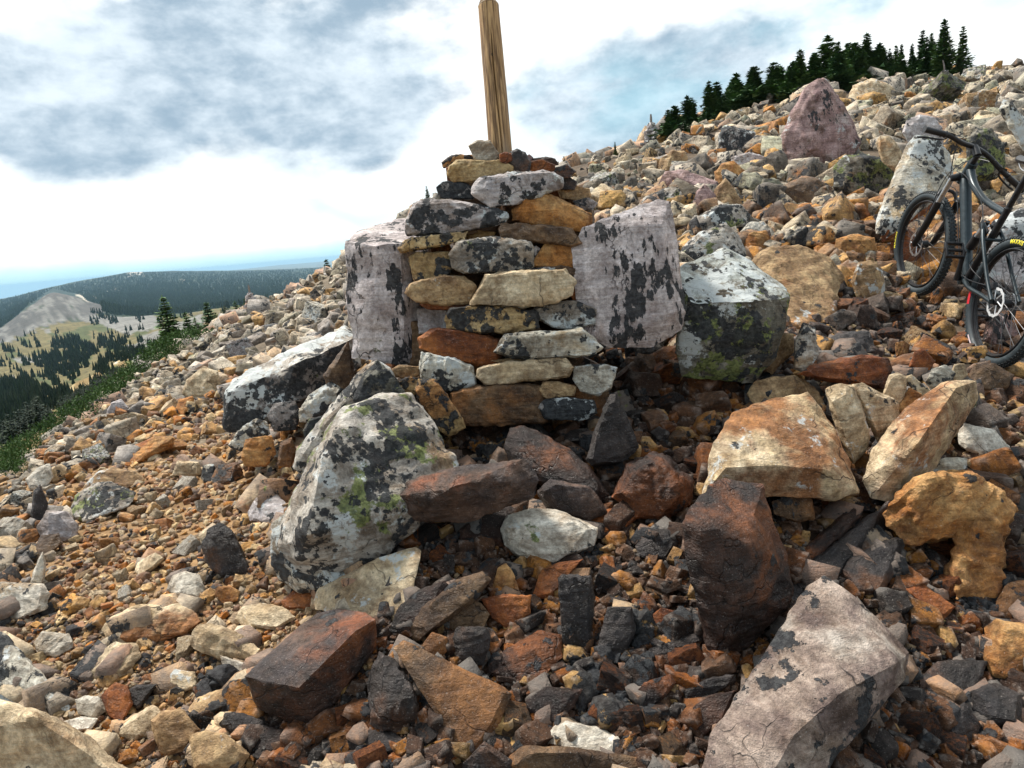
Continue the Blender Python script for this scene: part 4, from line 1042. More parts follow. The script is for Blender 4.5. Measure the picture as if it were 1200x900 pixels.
H('orange pink boulder on the hillside far left of the black block', 'orange pink boulder', 'tan', [(771, 198), (774, 186), (788, 176), (802, 178), (807, 192), (795, 202), (778, 203)])
H('long pale ridge slab with pink flank above the leaning streaked slab', 'long pale ridge slab', 'pink', [(772, 216), (780, 202), (800, 199), (840, 214), (845, 224), (820, 228), (790, 226)])
H('knobbly orange boulder right of the long pale ridge slab', 'knobbly orange boulder', 'ochre', [(838, 202), (846, 192), (860, 189), (873, 200), (877, 214), (858, 221), (840, 216)])
H('pale slab crusted with black lichen above the leaning streaked slab', 'black crusted slab', 'lich', [(742, 248), (755, 232), (785, 218), (803, 216), (812, 226), (800, 240), (770, 248)])
H('speckled white and black boulder above the green lichened boulder', 'speckled white boulder', 'lich', [(797, 306), (800, 286), (820, 272), (850, 261), (866, 278), (879, 305), (868, 310), (832, 302)], lie=.1, res=28, name='boulder')
H('lichen spotted grey boulder above the speckled white one', 'spotted grey boulder', 'lich', [(806, 272), (818, 256), (842, 240), (868, 240), (879, 252), (875, 265), (850, 264), (822, 276)], lie=.1)
H('pair of pinkish pointed stones, the right and taller one', 'taller pinkish point', 'tan', [(834, 244), (838, 222), (850, 209), (862, 222), (870, 240), (855, 246)])
H('pair of pinkish pointed stones, the left and lower one', 'lower pinkish point', 'pink', [(812, 240), (817, 224), (826, 216), (838, 228), (840, 246), (822, 248)])
H('broad flat rusty brown slab in the middle of the right slope', 'broad rusty slab', 'tan', [(880, 310), (895, 292), (940, 288), (972, 302), (986, 322), (976, 372), (935, 386), (905, 372), (886, 332)], lie=.75, thick=.4, bulge=.03, res=34, name='boulder')
H('small ochre cube right of the speckled white boulder', 'ochre cube', 'ochre', [(872, 288), (878, 273), (898, 270), (904, 286), (892, 298), (876, 296)])
H('white grey stone just above the small ochre cube', 'white grey stone', 'white', [(868, 272), (878, 261), (895, 260), (910, 274), (904, 282), (886, 276)])
H('orange stone with cream top on the slope left of the front wheel', 'orange cream topped stone', 'ochre', [(978, 296), (980, 280), (1000, 275), (1024, 279), (1028, 294), (1012, 304), (988, 302)])
H('small upright tan stone left of the front wheel', 'upright tan stone', 'tan', [(998, 330), (1006, 308), (1024, 305), (1036, 318), (1036, 340), (1020, 358), (1004, 350)])
H('dark red hollowed rock with pale top left of the dark mossy block', 'pale topped red rock', 'brown', [(914, 240), (918, 218), (940, 207), (958, 209), (974, 225), (977, 238), (950, 245)])
H('white green edged slab at the upper right edge of the view', 'white slab at the right edge', 'lichwhite', [(1172, 128), (1176, 118), (1184, 119), (1205, 145), (1212, 172), (1200, 178), (1186, 154)], depth=7.0)
H('olive mossy boulder behind the handlebar', 'olive boulder behind the handlebar', 'moss', [(1134, 200), (1133, 165), (1145, 152), (1162, 152), (1176, 172), (1178, 196), (1165, 210), (1142, 212)], depth=6.3, res=28, name='boulder')
H('pale blue white boulder seen through the bike frame at the right edge', 'pale boulder behind the frame', 'grey', [(1150, 300), (1165, 262), (1195, 245), (1235, 250), (1240, 330), (1190, 345), (1155, 330)], depth=4.45, res=28, name='boulder')
H('brown plank like rock under the front wheel top', 'brown plank rock', 'rust', [(1030, 275), (1040, 260), (1085, 235), (1096, 232), (1090, 245), (1050, 275), (1034, 284)], depth=5.0, thick=.4)
H('orange brown boulder between the two bicycle wheels', 'orange boulder between the wheels', 'ochre', [(1062, 345), (1072, 310), (1095, 288), (1120, 285), (1135, 310), (1130, 345), (1100, 362), (1070, 360)], depth=4.95, res=28, name='boulder')
H('rusty boulder seen through the front wheel', 'rusty boulder behind the front wheel', 'rust', [(1040, 320), (1045, 285), (1065, 270), (1080, 290), (1078, 330), (1055, 345)], depth=5.1)
H('pink cream boulder seen through the rear wheel', 'pink boulder behind the rear wheel', 'pink', [(1152, 398), (1156, 378), (1168, 366), (1182, 370), (1192, 388), (1186, 408), (1168, 412)], depth=3.95)
H('brown angular rock directly under the rear tyre', 'rock under the rear tyre', 'brown', [(1136, 440), (1142, 428), (1165, 426), (1188, 440), (1186, 455), (1160, 462), (1140, 456)], depth=3.25)
H('pale green lichened round rock at the head of the long tilted slab', 'pale green round rock', 'lichwhite', [(1085, 448), (1092, 432), (1108, 428), (1120, 438), (1112, 452), (1094, 458)], depth=2.95)
H('small cream square stone under the rear tyre', 'small cream square stone', 'cream', [(1113, 440), (1118, 427), (1130, 426), (1134, 440), (1122, 448)], depth=3.1)
H('rusty triangular stone below the front wheel', 'rusty triangular stone', 'rust', [(1065, 430), (1072, 412), (1082, 408), (1096, 424), (1088, 434)], depth=3.3)
# ------------------------------------------------------------------ generic tubes
def frame_at(t):
    t = Vector(t).normalized()
    a = Vector((0, 0, 1)) if abs(t.z) < 0.9 else Vector((1, 0, 0))
    u = t.cross(a).normalized()
    return u, t.cross(u)


class MB:
    def __init__(s):
        s.v, s.f = [], []

    def tube(s, pts, rad, n=10, cap=True, closed=False):
        pts = [Vector(p) for p in pts]
        m = len(pts)
        rads = rad if hasattr(rad, '__len__') else [rad] * m
        b0 = len(s.v)
        u = None
        for i, p in enumerate(pts):
            a = pts[(i - 1) % m] if (i or closed) else p
            b = pts[(i + 1) % m] if (i < m - 1 or closed) else p
            t = (b - a).normalized()
            if u is None:
                u, _ = frame_at(t)
            u = (u - t * u.dot(t)).normalized()
            w2 = t.cross(u)
            for k in range(n):
                an = 2 * math.pi * k / n
                s.v.append(p + (u * math.cos(an) + w2 * math.sin(an)) * rads[i])
        for i in range(m if closed else m - 1):
            for k in range(n):
                a, b = b0 + i * n + k, b0 + i * n + (k + 1) % n
                c, d = b0 + ((i + 1) % m) * n + (k + 1) % n, b0 + ((i + 1) % m) * n + k
                s.f.append((a, b, c, d))
        if cap and not closed:
            s.f.append(tuple(b0 + k for k in range(n))[::-1])
            s.f.append(tuple(b0 + (m - 1) * n + k for k in range(n)))
        return s

    def box(s, c, ax, half):
        """c centre, ax three axis vectors, half sizes"""
        c = Vector(c)
        ax = [Vector(a).normalized() * h for a, h in zip(ax, half)]
        b0 = len(s.v)
        for i in (-1, 1):
            for j in (-1, 1):
                for k in (-1, 1):
                    s.v.append(c + ax[0] * i + ax[1] * j + ax[2] * k)
        for f in ((0, 1, 3, 2), (4, 6, 7, 5), (0, 4, 5, 1), (2, 3, 7, 6), (0, 2, 6, 4), (1, 5, 7, 3)):
            s.f.append(tuple(b0 + i for i in f))
        return s

    def build(s, name, mat, parent=None, smooth=True, bevel=0.0, mw=None):
        o = mesh_obj(name, s.v, s.f, mat, smooth=False, parent=parent)
        bm = bmesh.new()
        bm.from_mesh(o.data)
        bmesh.ops.recalc_face_normals(bm, faces=bm.faces[:])
        if bevel:
            bmesh.ops.bevel(bm, geom=[e for e in bm.edges if e.calc_face_angle(0) > 0.5], offset=bevel, segments=2, affect='EDGES', profile=0.5)
        for f in bm.faces:
            f.smooth = smooth
        for e in bm.edges:
            if len(e.link_faces) == 2 and e.calc_face_angle(0) > 0.7:
                e.smooth = False
        bm.to_mesh(o.data)
        bm.free()
        return o


def sm(pts, n=6):
    """Catmull-Rom through the points"""
    pts = [Vector(p) for p in pts]
    out = []
    for i in range(len(pts) - 1):
        p0, p1, p2, p3 = pts[max(i - 1, 0)], pts[i], pts[i + 1], pts[min(i + 2, len(pts) - 1)]
        for k in range(n):
            t = k / n
            out.append(0.5 * ((2 * p1) + (p2 - p0) * t + (2 * p0 - 5 * p1 + 4 * p2 - p3) * t * t + (3 * p1 - p0 - 3 * p2 + p3) * t ** 3))
    out.append(pts[-1])
    return out


def simple_mat(name, col, rough=0.5, metal=0.0, bumps=None, var=0.0, spec=0.5):
    m, t = new_mat(name)
    tco = t.n('ShaderNodeTexCoord')
    n = t.noise(tco.outputs['Object'], 40.0, 5, 0.6)
    c = t.mix(t.step(n, 0.35, 0.65), tuple(x * (1 - var) for x in col), tuple(min(1, x * (1 + var)) for x in col))
    bs = t.n('ShaderNodeBsdfPrincipled', Base_Color=c, Roughness=t.step(n, 0.3, 0.7, rough * 0.85, min(1, rough * 1.15)), Metallic=metal)
    bs.inputs['Specular IOR Level'].default_value = spec
    if bumps:
        bs.inputs['Normal'].default_value = (0, 0, 0)
        bp = t.n('ShaderNodeBump', Strength=0.6, Distance=bumps, Height=t.noise(tco.outputs['Object'], 120.0, 3))
        t.set(bs.inputs['Normal'], bp)
    t.n('ShaderNodeOutputMaterial', Surface=bs)
    return m


# ------------------------------------------------------------------ weathered wooden post
def wood_mat():
    m, t = new_mat('weathered_wood')
    tco = t.n('ShaderNodeTexCoord')
    v = tco.outputs['Object']
    g1 = t.noise(t.vmath('MULTIPLY', v, (30, 30, 1.6)), 2.2, 7, 0.65, 0.5)
    g2 = t.noise(t.vmath('MULTIPLY', v, (90, 90, 3.0)), 2.0, 4, 0.6)
    big = t.noise(t.vmath('MULTIPLY', v, (4, 4, 1.2)), 1.4, 3)
    c = t.mix(t.step(g1, 0.36, 0.62), (.15, .080, .032), (.52, .33, .155))
    c = t.mix(t.step(big, 0.45, 0.65, 0, 0.6), c, (.26, .20, .155))
    c = t.mix(1.0, c, t.mix(t.step(g2, 0.35, 0.65), (.62, .6, .58), (1.2, 1.2, 1.2)), 'MULTIPLY')
    h = t.math('ADD', t.math('MULTIPLY', g1, 0.6), t.math('MULTIPLY', g2, 0.4))
    bp = t.n('ShaderNodeBump', Strength=0.9, Distance=0.006, Height=h)
    bs = t.n('ShaderNodeBsdfPrincipled', Base_Color=c, Roughness=0.8, Normal=bp)
    t.n('ShaderNodeOutputMaterial', Surface=bs)
    return m


M['wood'] = wood_mat()
M['pale_wood'] = simple_mat('cut_wood', (.58, .48, .38), .8, var=.15)
M['knot'] = simple_mat('wood_knot', (.05, .028, .014), .8, var=.3)
pd = 3.26
pb, pt_ = P(590, 215, pd), P(571.5, -3, pd - 0.01)
ax_ = Vector(pt_ - pb)
plen = ax_.length
post = bpy.data.objects.new('wooden_post', None)
COL.objects.link(post)
zq = Vector((0, 0, 1)).rotation_difference(ax_.normalized())
post.rotation_mode = 'QUATERNION'
post.rotation_quaternion = zq
post.location = Vector(pb)
tag(post, 'weathered round wooden post standing upright in the top of the stone cairn', 'post')
verts, faces = [], []
NS, NH = 180, 120
rb, rt = 0.058, 0.050
viewd = zq.inverted() @ Vector(CAM - pb).normalized()
va = math.atan2(viewd.y, viewd.x)
for j in range(NH + 1):
    h = j / NH
    z = plen * h
    r0 = rb + (rt - rb) * h
    if h > 0.95:
        r0 *= 1 - 0.55 * ((h - 0.95) / 0.05) ** 1.3
    for k in range(NS):
        a = 2 * math.pi * k / NS
        da = (a - va + math.pi) % (2 * math.pi) - math.pi
        r1 = r0 * (1 + 0.035 * mnoise.noise(Vector((math.cos(a) * 1.5, math.sin(a) * 1.5, z * 4))) + 0.018 * mnoise.noise(Vector((math.cos(a) * 7, math.sin(a) * 7, z * 3))))
        cx = 0.06 + 0.10 * (0.55 - h) + 0.05 * math.sin(z * 9)           # long drying crack
        if 0.03 < h < 0.82:
            r1 -= 0.022 * math.exp(-((da - cx) / 0.05) ** 2) * min(1, (0.82 - h) * 8, (h - 0.03) * 10)
        kz = (h - 0.665) * plen
        r1 += 0.006 * math.exp(-((da + 0.1) ** 2 / 0.12 + kz ** 2 / 0.002))
        if h > 0.95:
            r1 += 0.0016 * math.sin(z * 700)
        verts.append((r1 * math.cos(a), r1 * math.sin(a), z))
for j in range(NH):
    for k in range(NS):
        faces.append((j * NS + k, j * NS + (k + 1) % NS, (j + 1) * NS + (k + 1) % NS, (j + 1) * NS + k))
faces.append(tuple(NH * NS + k for k in range(NS)))
shaft = mesh_obj('shaft', verts, faces, M['wood'], parent=post)
mb = MB()
for h in (0.956, 0.967, 0.978, 0.989):
    z = plen * h
    rr_ = (rb + (rt - rb) * h) * (1 - 0.55 * ((h - 0.95) / 0.05) ** 1.3) * 1.0
    mb.tube([(rr_ * math.cos(a), rr_ * math.sin(a), z + 0.004 * math.sin(a * 2 + h * 90)) for a in np.linspace(0, 2 * math.pi, 30)[:-1]], 0.0028, 6, closed=True)
mb.build('pale_cut_ring', M['pale_wood'], post)
kz = plen * 0.665
ka = va - 0.12
kr = rb + (rt - rb) * .665 + 0.004
kc = Vector((kr * math.cos(ka), kr * math.sin(ka), kz))
mb = MB()
tn = Vector((-math.sin(ka), math.cos(ka), 0))
for q_ in range(1):
    ring = [kc + tn * 0.008 * math.cos(a) + Vector((0, 0, 0.010 * math.sin(a))) for a in np.linspace(0, 2 * math.pi, 17)[:-1]]
    b0 = len(mb.v)
    mb.v += [p + kc.normalized() * 0.0025 * 0 for p in ring] + [kc + Vector((math.cos(ka), math.sin(ka), 0)) * 0.003]
    mb.f += [(b0 + i, b0 + (i + 1) % 16, b0 + 16) for i in range(16)]
mb.build('knot', M['knot'], post)
# ------------------------------------------------------------------ scattered stones
rng = random.Random(11)
nrg = np.random.default_rng(5)


def proto_rock(seed, target, amp, npts=12, chips=3, smooth_it=0, depth=.12):
    r = random.Random(seed)
    pts = []
    kind = seed % 4
    for sx in (-1, 1):                       # a jittered block, wedge or slab
        for sy in (-1, 1):
            for sz in (-1, 1):
                k = r.uniform(.62, 1.0)
                tx = .45 if kind == 1 and sz > 0 else 1
                ty = .55 if kind == 2 and sx > 0 else 1
                pts.append(Vector((sx * r.uniform(.6, 1.0) * tx, sy * r.uniform(.6, 1.0) * ty, sz * r.uniform(.55, 1.0) * (.7 if kind == 3 else 1))))
    for _ in range(npts - 9):
        pts.append(Vector((r.uniform(-1, 1), r.uniform(-1, 1), r.uniform(-1, 1))))
    chips = max(1, chips - 1)
    bm = hull_mesh(pts)
    bm = chip(bm, r, chips, depth)
    refine(bm, target, r, amp, seed, smooth_it=smooth_it, passes=4)
    return bm


HM = [np.array(p) for p in TAKEN]
GW, GH = 600, 452
occ = np.zeros((GH, GW), bool)              # coarse map of what the traced rocks already cover (2 px cells)
yy, xx = np.mgrid[0:GH, 0:GW] * 2.0 + 1
for p in TAKEN:
    occ |= poly_mask(xx, yy, p)
hero_occ = occ.copy()
bike_keep = poly_mask(xx, yy, [(1040, 210), (1110, 150), (1200, 200), (1200, 430), (1120, 430), (1040, 340)])


def dilate(m, k):
    for _ in range(k):
        n = m.copy()
        n[1:] |= m[:-1]
        n[:-1] |= m[1:]
        n[:, 1:] |= m[:, :-1]
        n[:, :-1] |= m[:, 1:]
        m = n
    return m


def erode(m, k):
    return ~dilate(~m, k)


CREST = {}
for x_ in range(0, 1204, 4):
    for y_ in range(60, 620, 2):
        g = hit(x_, y_)
        if g and g[3] < 75 and not (x_ < 420 and g[3] > 40) and math.hypot(g[0], g[1]) < 75:
            # left of the cairn the near crest is what counts
            if x_ < 410:
                lim = 44 - (410 - x_) * 0.10
                lim = max(lim, 6.2 + x_ * 0.035)
                if g[3] > lim:
                    continue
            CREST[x_] = (y_, g[3])
            break


def crest(x):
    k = int(round(min(max(x, 0), 1200) / 4.0)) * 4
    return CREST.get(k, CREST[min(CREST, key=lambda q: abs(q - k))])


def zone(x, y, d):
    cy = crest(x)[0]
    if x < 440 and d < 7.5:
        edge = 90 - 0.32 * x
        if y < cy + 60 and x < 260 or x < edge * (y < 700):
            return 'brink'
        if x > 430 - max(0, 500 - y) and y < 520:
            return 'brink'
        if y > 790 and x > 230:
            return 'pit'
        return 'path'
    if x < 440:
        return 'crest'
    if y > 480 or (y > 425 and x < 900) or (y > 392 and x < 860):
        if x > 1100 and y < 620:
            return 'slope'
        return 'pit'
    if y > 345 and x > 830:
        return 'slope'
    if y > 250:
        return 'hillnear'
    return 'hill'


PAL = {
    'path': [(.54, .33, .15), (.60, .42, .23), (.46, .23, .085), (.66, .54, .36), (.60, .45, .28), (.27, .14, .075), (.44, .20, .07), (.58, .5, .38), (.2, .12, .08), (.40, .27, .15)],
    'brink': [(.48, .46, .42), (.58, .54, .47), (.40, .36, .30), (.46, .31, .17), (.28, .27, .27), (.55, .45, .32), (.38, .2, .1)],
    'crest': [(.50, .47, .42), (.58, .54, .47), (.42, .38, .32), (.48, .33, .18), (.30, .28, .27), (.36, .34, .28)],
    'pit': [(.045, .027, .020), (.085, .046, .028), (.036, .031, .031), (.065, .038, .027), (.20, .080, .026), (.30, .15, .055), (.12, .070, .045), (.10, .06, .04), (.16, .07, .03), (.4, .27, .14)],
    'slope': [(.20, .10, .05), (.30, .14, .055), (.12, .075, .055), (.42, .27, .13), (.07, .05, .045), (.18, .09, .05), (.09, .075, .07), (.45, .36, .24)],
    'hillnear': [(.50, .34, .18), (.40, .20, .08), (.56, .50, .40), (.12, .08, .06), (.30, .20, .13), (.44, .24, .09), (.24, .16, .11), (.40, .38, .34)],
    'hill': [(.56, .53, .46), (.46, .42, .36), (.50, .34, .17), (.62, .55, .43), (.24, .22, .19), (.42, .22, .09), (.38, .39, .32), (.14, .13, .12)],
}
CNAME = {'path': 'tan', 'brink': 'pale', 'crest': 'grey', 'pit': 'dark', 'slope': 'rusty', 'hillnear': 'orange tan', 'hill': 'pale grey'}


def place(px, py, w_px, flat=.5, sink=.12, up=0):
    g = hit(px, py)
    if not g:
        return None
    x, y, z, d = g
    s = w_px * d / F * 0.5
    return Vector((x, y, z + s * flat * (0.55 - sink) + up)), s, d


def crest_cap(px, py, wp):
    return min(wp, 10 + 0.45 * max(0, py - crest(px)[0])) if px < 330 else wp


def rocks_cells(cond, want_px, n, gap=0.75, maxtry=40000):
    """dart throwing in the view: bigger first, no two on top of one another"""
    out = []
    tries = 0
    while len(out) < n and tries < maxtry:
        tries += 1
        px, py = nrg.uniform(0, 1200), nrg.uniform(70, 898)
        c = crest(px)
        if py < c[0] + 1:
            continue
        g = hit(px, py)
        if not g or not cond(px, py, g[3]):
            continue
        wp = want_px(px, py, g[3])
        if wp is None:
            continue
        wp = crest_cap(px, py, wp)
        i, j = int(py / 2), int(px / 2)
        k = max(1, int(wp * gap / 4))
        k2 = max(1, int(k * 0.6))
        sl = occ[max(0, i - k2):i + k2 + 1, max(0, j - k):j + k + 1]
        if sl.mean() > 0.12:
            continue
        occ[max(0, i - k2):i + k2 + 1, max(0, j - k):j + k + 1] = True
        out.append((px, py, wp, g[3]))
    return out


# --- medium rocks, each an object of its own
protos = []
for s in range(16):
    bm = proto_rock(400 + s, .16, .045, npts=10 + s % 3, chips=3, smooth_it=1, depth=.12)
    o = bm_to_obj('rock', bm, None)
    protos.append(o.data)
    bpy.data.objects.remove(o)
PM = {'path': ['tan', 'cream', 'ochre', 'white', 'tan'], 'brink': ['lich', 'lichwhite', 'grey', 'white', 'cream', 'lich'], 'crest': ['lich', 'lichwhite', 'grey', 'white', 'lich'],
      'pit': ['dark', 'slate', 'brown', 'dark', 'rust'], 'slope': ['rust', 'brown', 'slate', 'tan', 'ochre', 'dark'],
      'hillnear': ['tan', 'ochre', 'lichtan', 'cream', 'brown', 'lich'], 'hill': ['lich', 'lichwhite', 'cream', 'tan', 'lichtan', 'grey', 'black', 'ochre', 'lich', 'moss']}
MN = {'tan': 'tan', 'cream': 'cream', 'ochre': 'orange', 'white': 'white', 'lich': 'black spotted', 'lichwhite': 'spotted white', 'grey': 'grey', 'dark': 'dark', 'slate': 'slate grey',
      'brown': 'brown', 'rust': 'rusty red', 'lichtan': 'spotted tan', 'black': 'blackish', 'moss': 'mossy green', 'pink': 'pink'}
for me in protos:
    me.materials.append(M['tan'])


def medium_px(px, py, d):
    z_ = zone(px, py, d)
    if z_ == 'path':
        return rng.uniform(20, 32) if rng.random() < .25 else None
    if z_ in ('brink', 'crest'):
        return rng.uniform(32, 54) if d < 15 else rng.uniform(22, 36)
    if z_ == 'pit':
        return rng.uniform(30, 52)
    if z_ == 'slope':
        return rng.uniform(22, 38)
    if z_ == 'hillnear':
        return rng.uniform(38, 64)
    return rng.uniform(32, 58) if py > crest(px)[0] + 25 else rng.uniform(16, 26)


NMED = 300 - len(TAKEN)
med = rocks_cells(lambda a, b, c: c < 70, medium_px, NMED, gap=1.0)
DIRW = ['right of', 'above and right of', 'above', 'above and left of', 'left of', 'below and left of', 'below', 'below and right of']
used = set()
for px, py, wp, d in med:
    z_ = zone(px, py, d)
    mk = rng.choice(PM[z_])
    flat = rng.uniform(.45, .85)
    pl_ = place(px, py, wp, flat)
    if not pl_:
        continue
    loc, s, d = pl_
    o = bpy.data.objects.new('rock', rng.choice(protos))
    COL.objects.link(o)
    o.location = loc
    o.rotation_euler = (rng.uniform(-.45, .45), rng.uniform(-.45, .45), rng.uniform(0, 6.28))
    o.scale = (s * rng.uniform(.9, 1.15), s * rng.uniform(.6, .95), s * flat)
    o.material_slots[0].link = 'OBJECT'
    o.material_slots[0].material = M[mk]
    # say where it lies by the nearest described rock
    near = sorted(HERO, key=lambda h: math.hypot(h[1] - px, h[2] - py) - h[3] * 0.3)[:24]
    lab = None
    size_w = 'small' if wp < 24 else 'mid sized' if wp < 34 else 'fair sized'
    for h in near:
        an = math.atan2(h[2] - py, px - h[1])
        k = int(round(an / (math.pi / 4))) % 8
        for adj in (size_w, size_w + ' angular', size_w + ' blocky'):
            cand = f'{adj} {MN[mk]} rock {DIRW[k]} the {h[0]}'
            if cand not in used and len(cand.split()) <= 16:
                lab = cand
                break
        if lab:
            break
    used.add(lab)
    tag(o, lab, 'rock', 'middling rocks strewn over the slope')

# --- rubble and pebbles: far too many to count, one mesh each
def stuff_mesh(name, items, protos_np, mat, kind_label, cat):
    V, Fc, Cc = [], [], []
    base = 0
    for loc, rot, scl, col in items:
        pv, pf = protos_np[nrg.integers(len(protos_np))]
        cx_, sx_ = math.cos(rot[0]), math.sin(rot[0])
        cy_, sy_ = math.cos(rot[1]), math.sin(rot[1])
        cz_, sz_ = math.cos(rot[2]), math.sin(rot[2])
        Rx = np.array([[1, 0, 0], [0, cx_, -sx_], [0, sx_, cx_]])
        Ry = np.array([[cy_, 0, sy_], [0, 1, 0], [-sy_, 0, cy_]])
        Rz = np.array([[cz_, -sz_, 0], [sz_, cz_, 0], [0, 0, 1]])
        Rm = Rz @ Ry @ Rx
        v = (pv * scl) @ Rm.T + loc
        V.append(v)
        Fc.append(pf + base)
        Cc.append(np.tile(col, (len(v), 1)))
        base += len(v)
    o = mesh_obj(name, np.concatenate(V), np.concatenate(Fc), mat, smooth=False)
    color_attr(o.data, np.concatenate(Cc))
    tag(o, kind_label, cat, None, 'stuff')
    return o


def np_protos(n, seed, target, amp, npts, chips, **k):
    out = []
    for s in range(n):
        bm = proto_rock(seed + s, target, amp, npts=npts + s % 3, chips=chips, **k)
        bmesh.ops.triangulate(bm, faces=bm.faces[:])
        bm.verts.index_update()
        out.append((np.array([v.co[:] for v in bm.verts]), np.array([[v.index for v in f.verts] for f in bm.faces])))
        bm.free()
    return out


big_p = np_protos(20, 900, .30, .045, 10, 3, depth=.12)
peb_p = np_protos(24, 1300, .95, .03, 10, 1, depth=.14)
print('proto faces', np.mean([len(f) for _, f in big_p]), np.mean([len(f) for _, f in peb_p]))

occ |= hero_occ


def rub_px(px, py, d):
    z_ = zone(px, py, d)
    if z_ == 'path':
        return 7 + 17 * rng.random() ** 2.4 if rng.random() < .8 else None
    if z_ == 'brink':
        return 10 + 30 * rng.random() ** 1.4
    if z_ == 'crest':
        return (9 + 24 * rng.random() ** 1.3) if d < 16 else 7 + 16 * rng.random() ** 1.4
    if z_ == 'pit':
        return 11 + 24 * rng.random() ** 1.5
    if z_ == 'slope':
        return 9 + 18 * rng.random() ** 1.5
    if z_ == 'hillnear':
        return 12 + 34 * rng.random() ** 1.4
    f_ = min(1, (py - crest(px)[0]) / 90.0)
    return 6 + 6 * f_ + (10 + 30 * f_) * rng.random() ** 1.5


def to_items(cells, flat=(.5, .95), tilt=.6, layers=True):
    items = []
    for px, py, wp, d in cells:
        fl = rng.uniform(*flat)
        pl_ = place(px, py, wp, fl, sink=rng.uniform(-.1, .3))
        if not pl_:
            continue
        loc, s, dd = pl_
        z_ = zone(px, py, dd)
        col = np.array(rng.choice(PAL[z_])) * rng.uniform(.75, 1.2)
        lum = col @ np.array((.3, .6, .1))
        col = lum + (col - lum) * 1.22
        items.append((np.array(loc), (rng.uniform(-tilt, tilt), rng.uniform(-tilt, tilt), rng.uniform(0, 6.28)),
                      np.array([s * rng.uniform(.85, 1.2), s * rng.uniform(.6, .95), s * fl]), np.clip(col, .01, .8)))
    return items


NOFG = erode(hero_occ, 3)


def cap_px(px, py, d, wp):
    """stones right on the left brink stay low"""
    if px < 330:
        return min(wp, 10 + 0.45 * max(0, py - crest(px)[0]))
    return wp


def throw(n, fpx, keep, minfree=True):
    out = []
    for _ in range(n):
        px, py = nrg.uniform(0, 1200), nrg.uniform(70, 899)
        if NOFG[int(py / 2), int(px / 2)] and not (px > 1020 and 220 < py < 440):
            continue
        c = crest(px)
        if py < c[0] + 0.5:
            continue
        g = hit(px, py)
        if not g or not keep(px, py, g[3]):
            continue
        wp = fpx(px, py, g[3])
        if wp:
            wp = cap_px(px, py, g[3], wp)
            out.append((px, py, wp, g[3]))
    return out


rub = rocks_cells(lambda a, b, c: c < 75, rub_px, 4200, gap=.8, maxtry=60000)
extra_r = throw(5200, lambda a, b, c: (rub_px(a, b, c) or 0) * .8, lambda a, b, c: zone(a, b, c) != 'path' and c < 75)
extra_h = throw(9000, rub_px, lambda a, b, c: b < 350 and c < 75 and (a > 600 or b > 300))
extra_c = throw(11000, rub_px, lambda a, b, c: a < 460 and 5 < c < 60 and b < 560)
extra_g = throw(900, rub_px, lambda a, b, c: zone(a, b, c) == 'path')
extra_p = throw(1900, lambda a, b, c: 14 + 34 * rng.random() ** 1.3, lambda a, b, c: zone(a, b, c) in ('pit', 'slope'))
extra_r += extra_h + extra_c + extra_p + extra_g
print('medium', len(med), 'rubble', len(rub), len(extra_r))
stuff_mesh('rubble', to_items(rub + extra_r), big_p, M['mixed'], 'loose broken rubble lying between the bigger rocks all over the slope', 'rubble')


def peb_px(px, py, d):
    z_ = zone(px, py, d)
    if z_ == 'path':
        return 4 + 7 * rng.random() ** 1.6
    if z_ in ('pit', 'slope'):
        return 4 + 8 * rng.random() ** 1.8
    return 3.5 + 5 * rng.random() ** 1.5


peb = throw(34000, peb_px, lambda a, b, c: c < 9 and (zone(a, b, c) == 'path' or rng.random() < .45))
print('pebbles', len(peb))
stuff_mesh('pebbles', to_items(peb, flat=(.5, .9), tilt=.9), peb_p, M['pebble'], 'fine orange and brown pebbles covering the path and the hollow floor', 'pebbles')
# the same rubble carries on where the rocks, the cairn or the edge of the view hide it from the photographer
fill = []
fr_ = random.Random(404)
while len(fill) < 7500:
    az = fr_.uniform(-1.15, 1.15)
    r = math.exp(fr_.uniform(math.log(1.4), math.log(60)))
    x, y = r * math.sin(az), r * math.cos(az)
    z = float(zat(np.array(x), np.array(y)))
    qx, qy = pix(x, y, z)
    inside = 0 < qx < 1200 and 0 < qy < 900
    if inside and not NOFG[min(int(qy / 2), GH - 1), min(int(qx / 2), GW - 1)]:
        g = hit(qx, qy)
        if g and abs(math.hypot(g[0], g[1]) - r) < .12 * r:
            continue
    if az < -.3 and r > 14 + 60 * max(0, az + .75):
        continue
    s = r * fr_.uniform(.006, .022) * (1.5 if r < 4 else 1)
    zn = ('brink' if r > 4 else 'path') if az < -.25 else 'pit' if r < 3.6 else 'slope' if r < 5 and az > .2 else 'hill'
    fl = fr_.uniform(.5, .9)
    fill.append((np.array((x, y, z + CAM[2] + s * fl * .35)), (fr_.uniform(-.6, .6), fr_.uniform(-.6, .6), fr_.uniform(0, 6.28)),
                 np.array([s, s * fr_.uniform(.6, .95), s * fl]), np.array(fr_.choice(PAL[zn])) * fr_.uniform(.75, 1.2)))
stuff_mesh('rubble', fill, peb_p, M['mixed'], 'loose rubble carrying on behind the cairn and beyond the edges of the view', 'rubble')
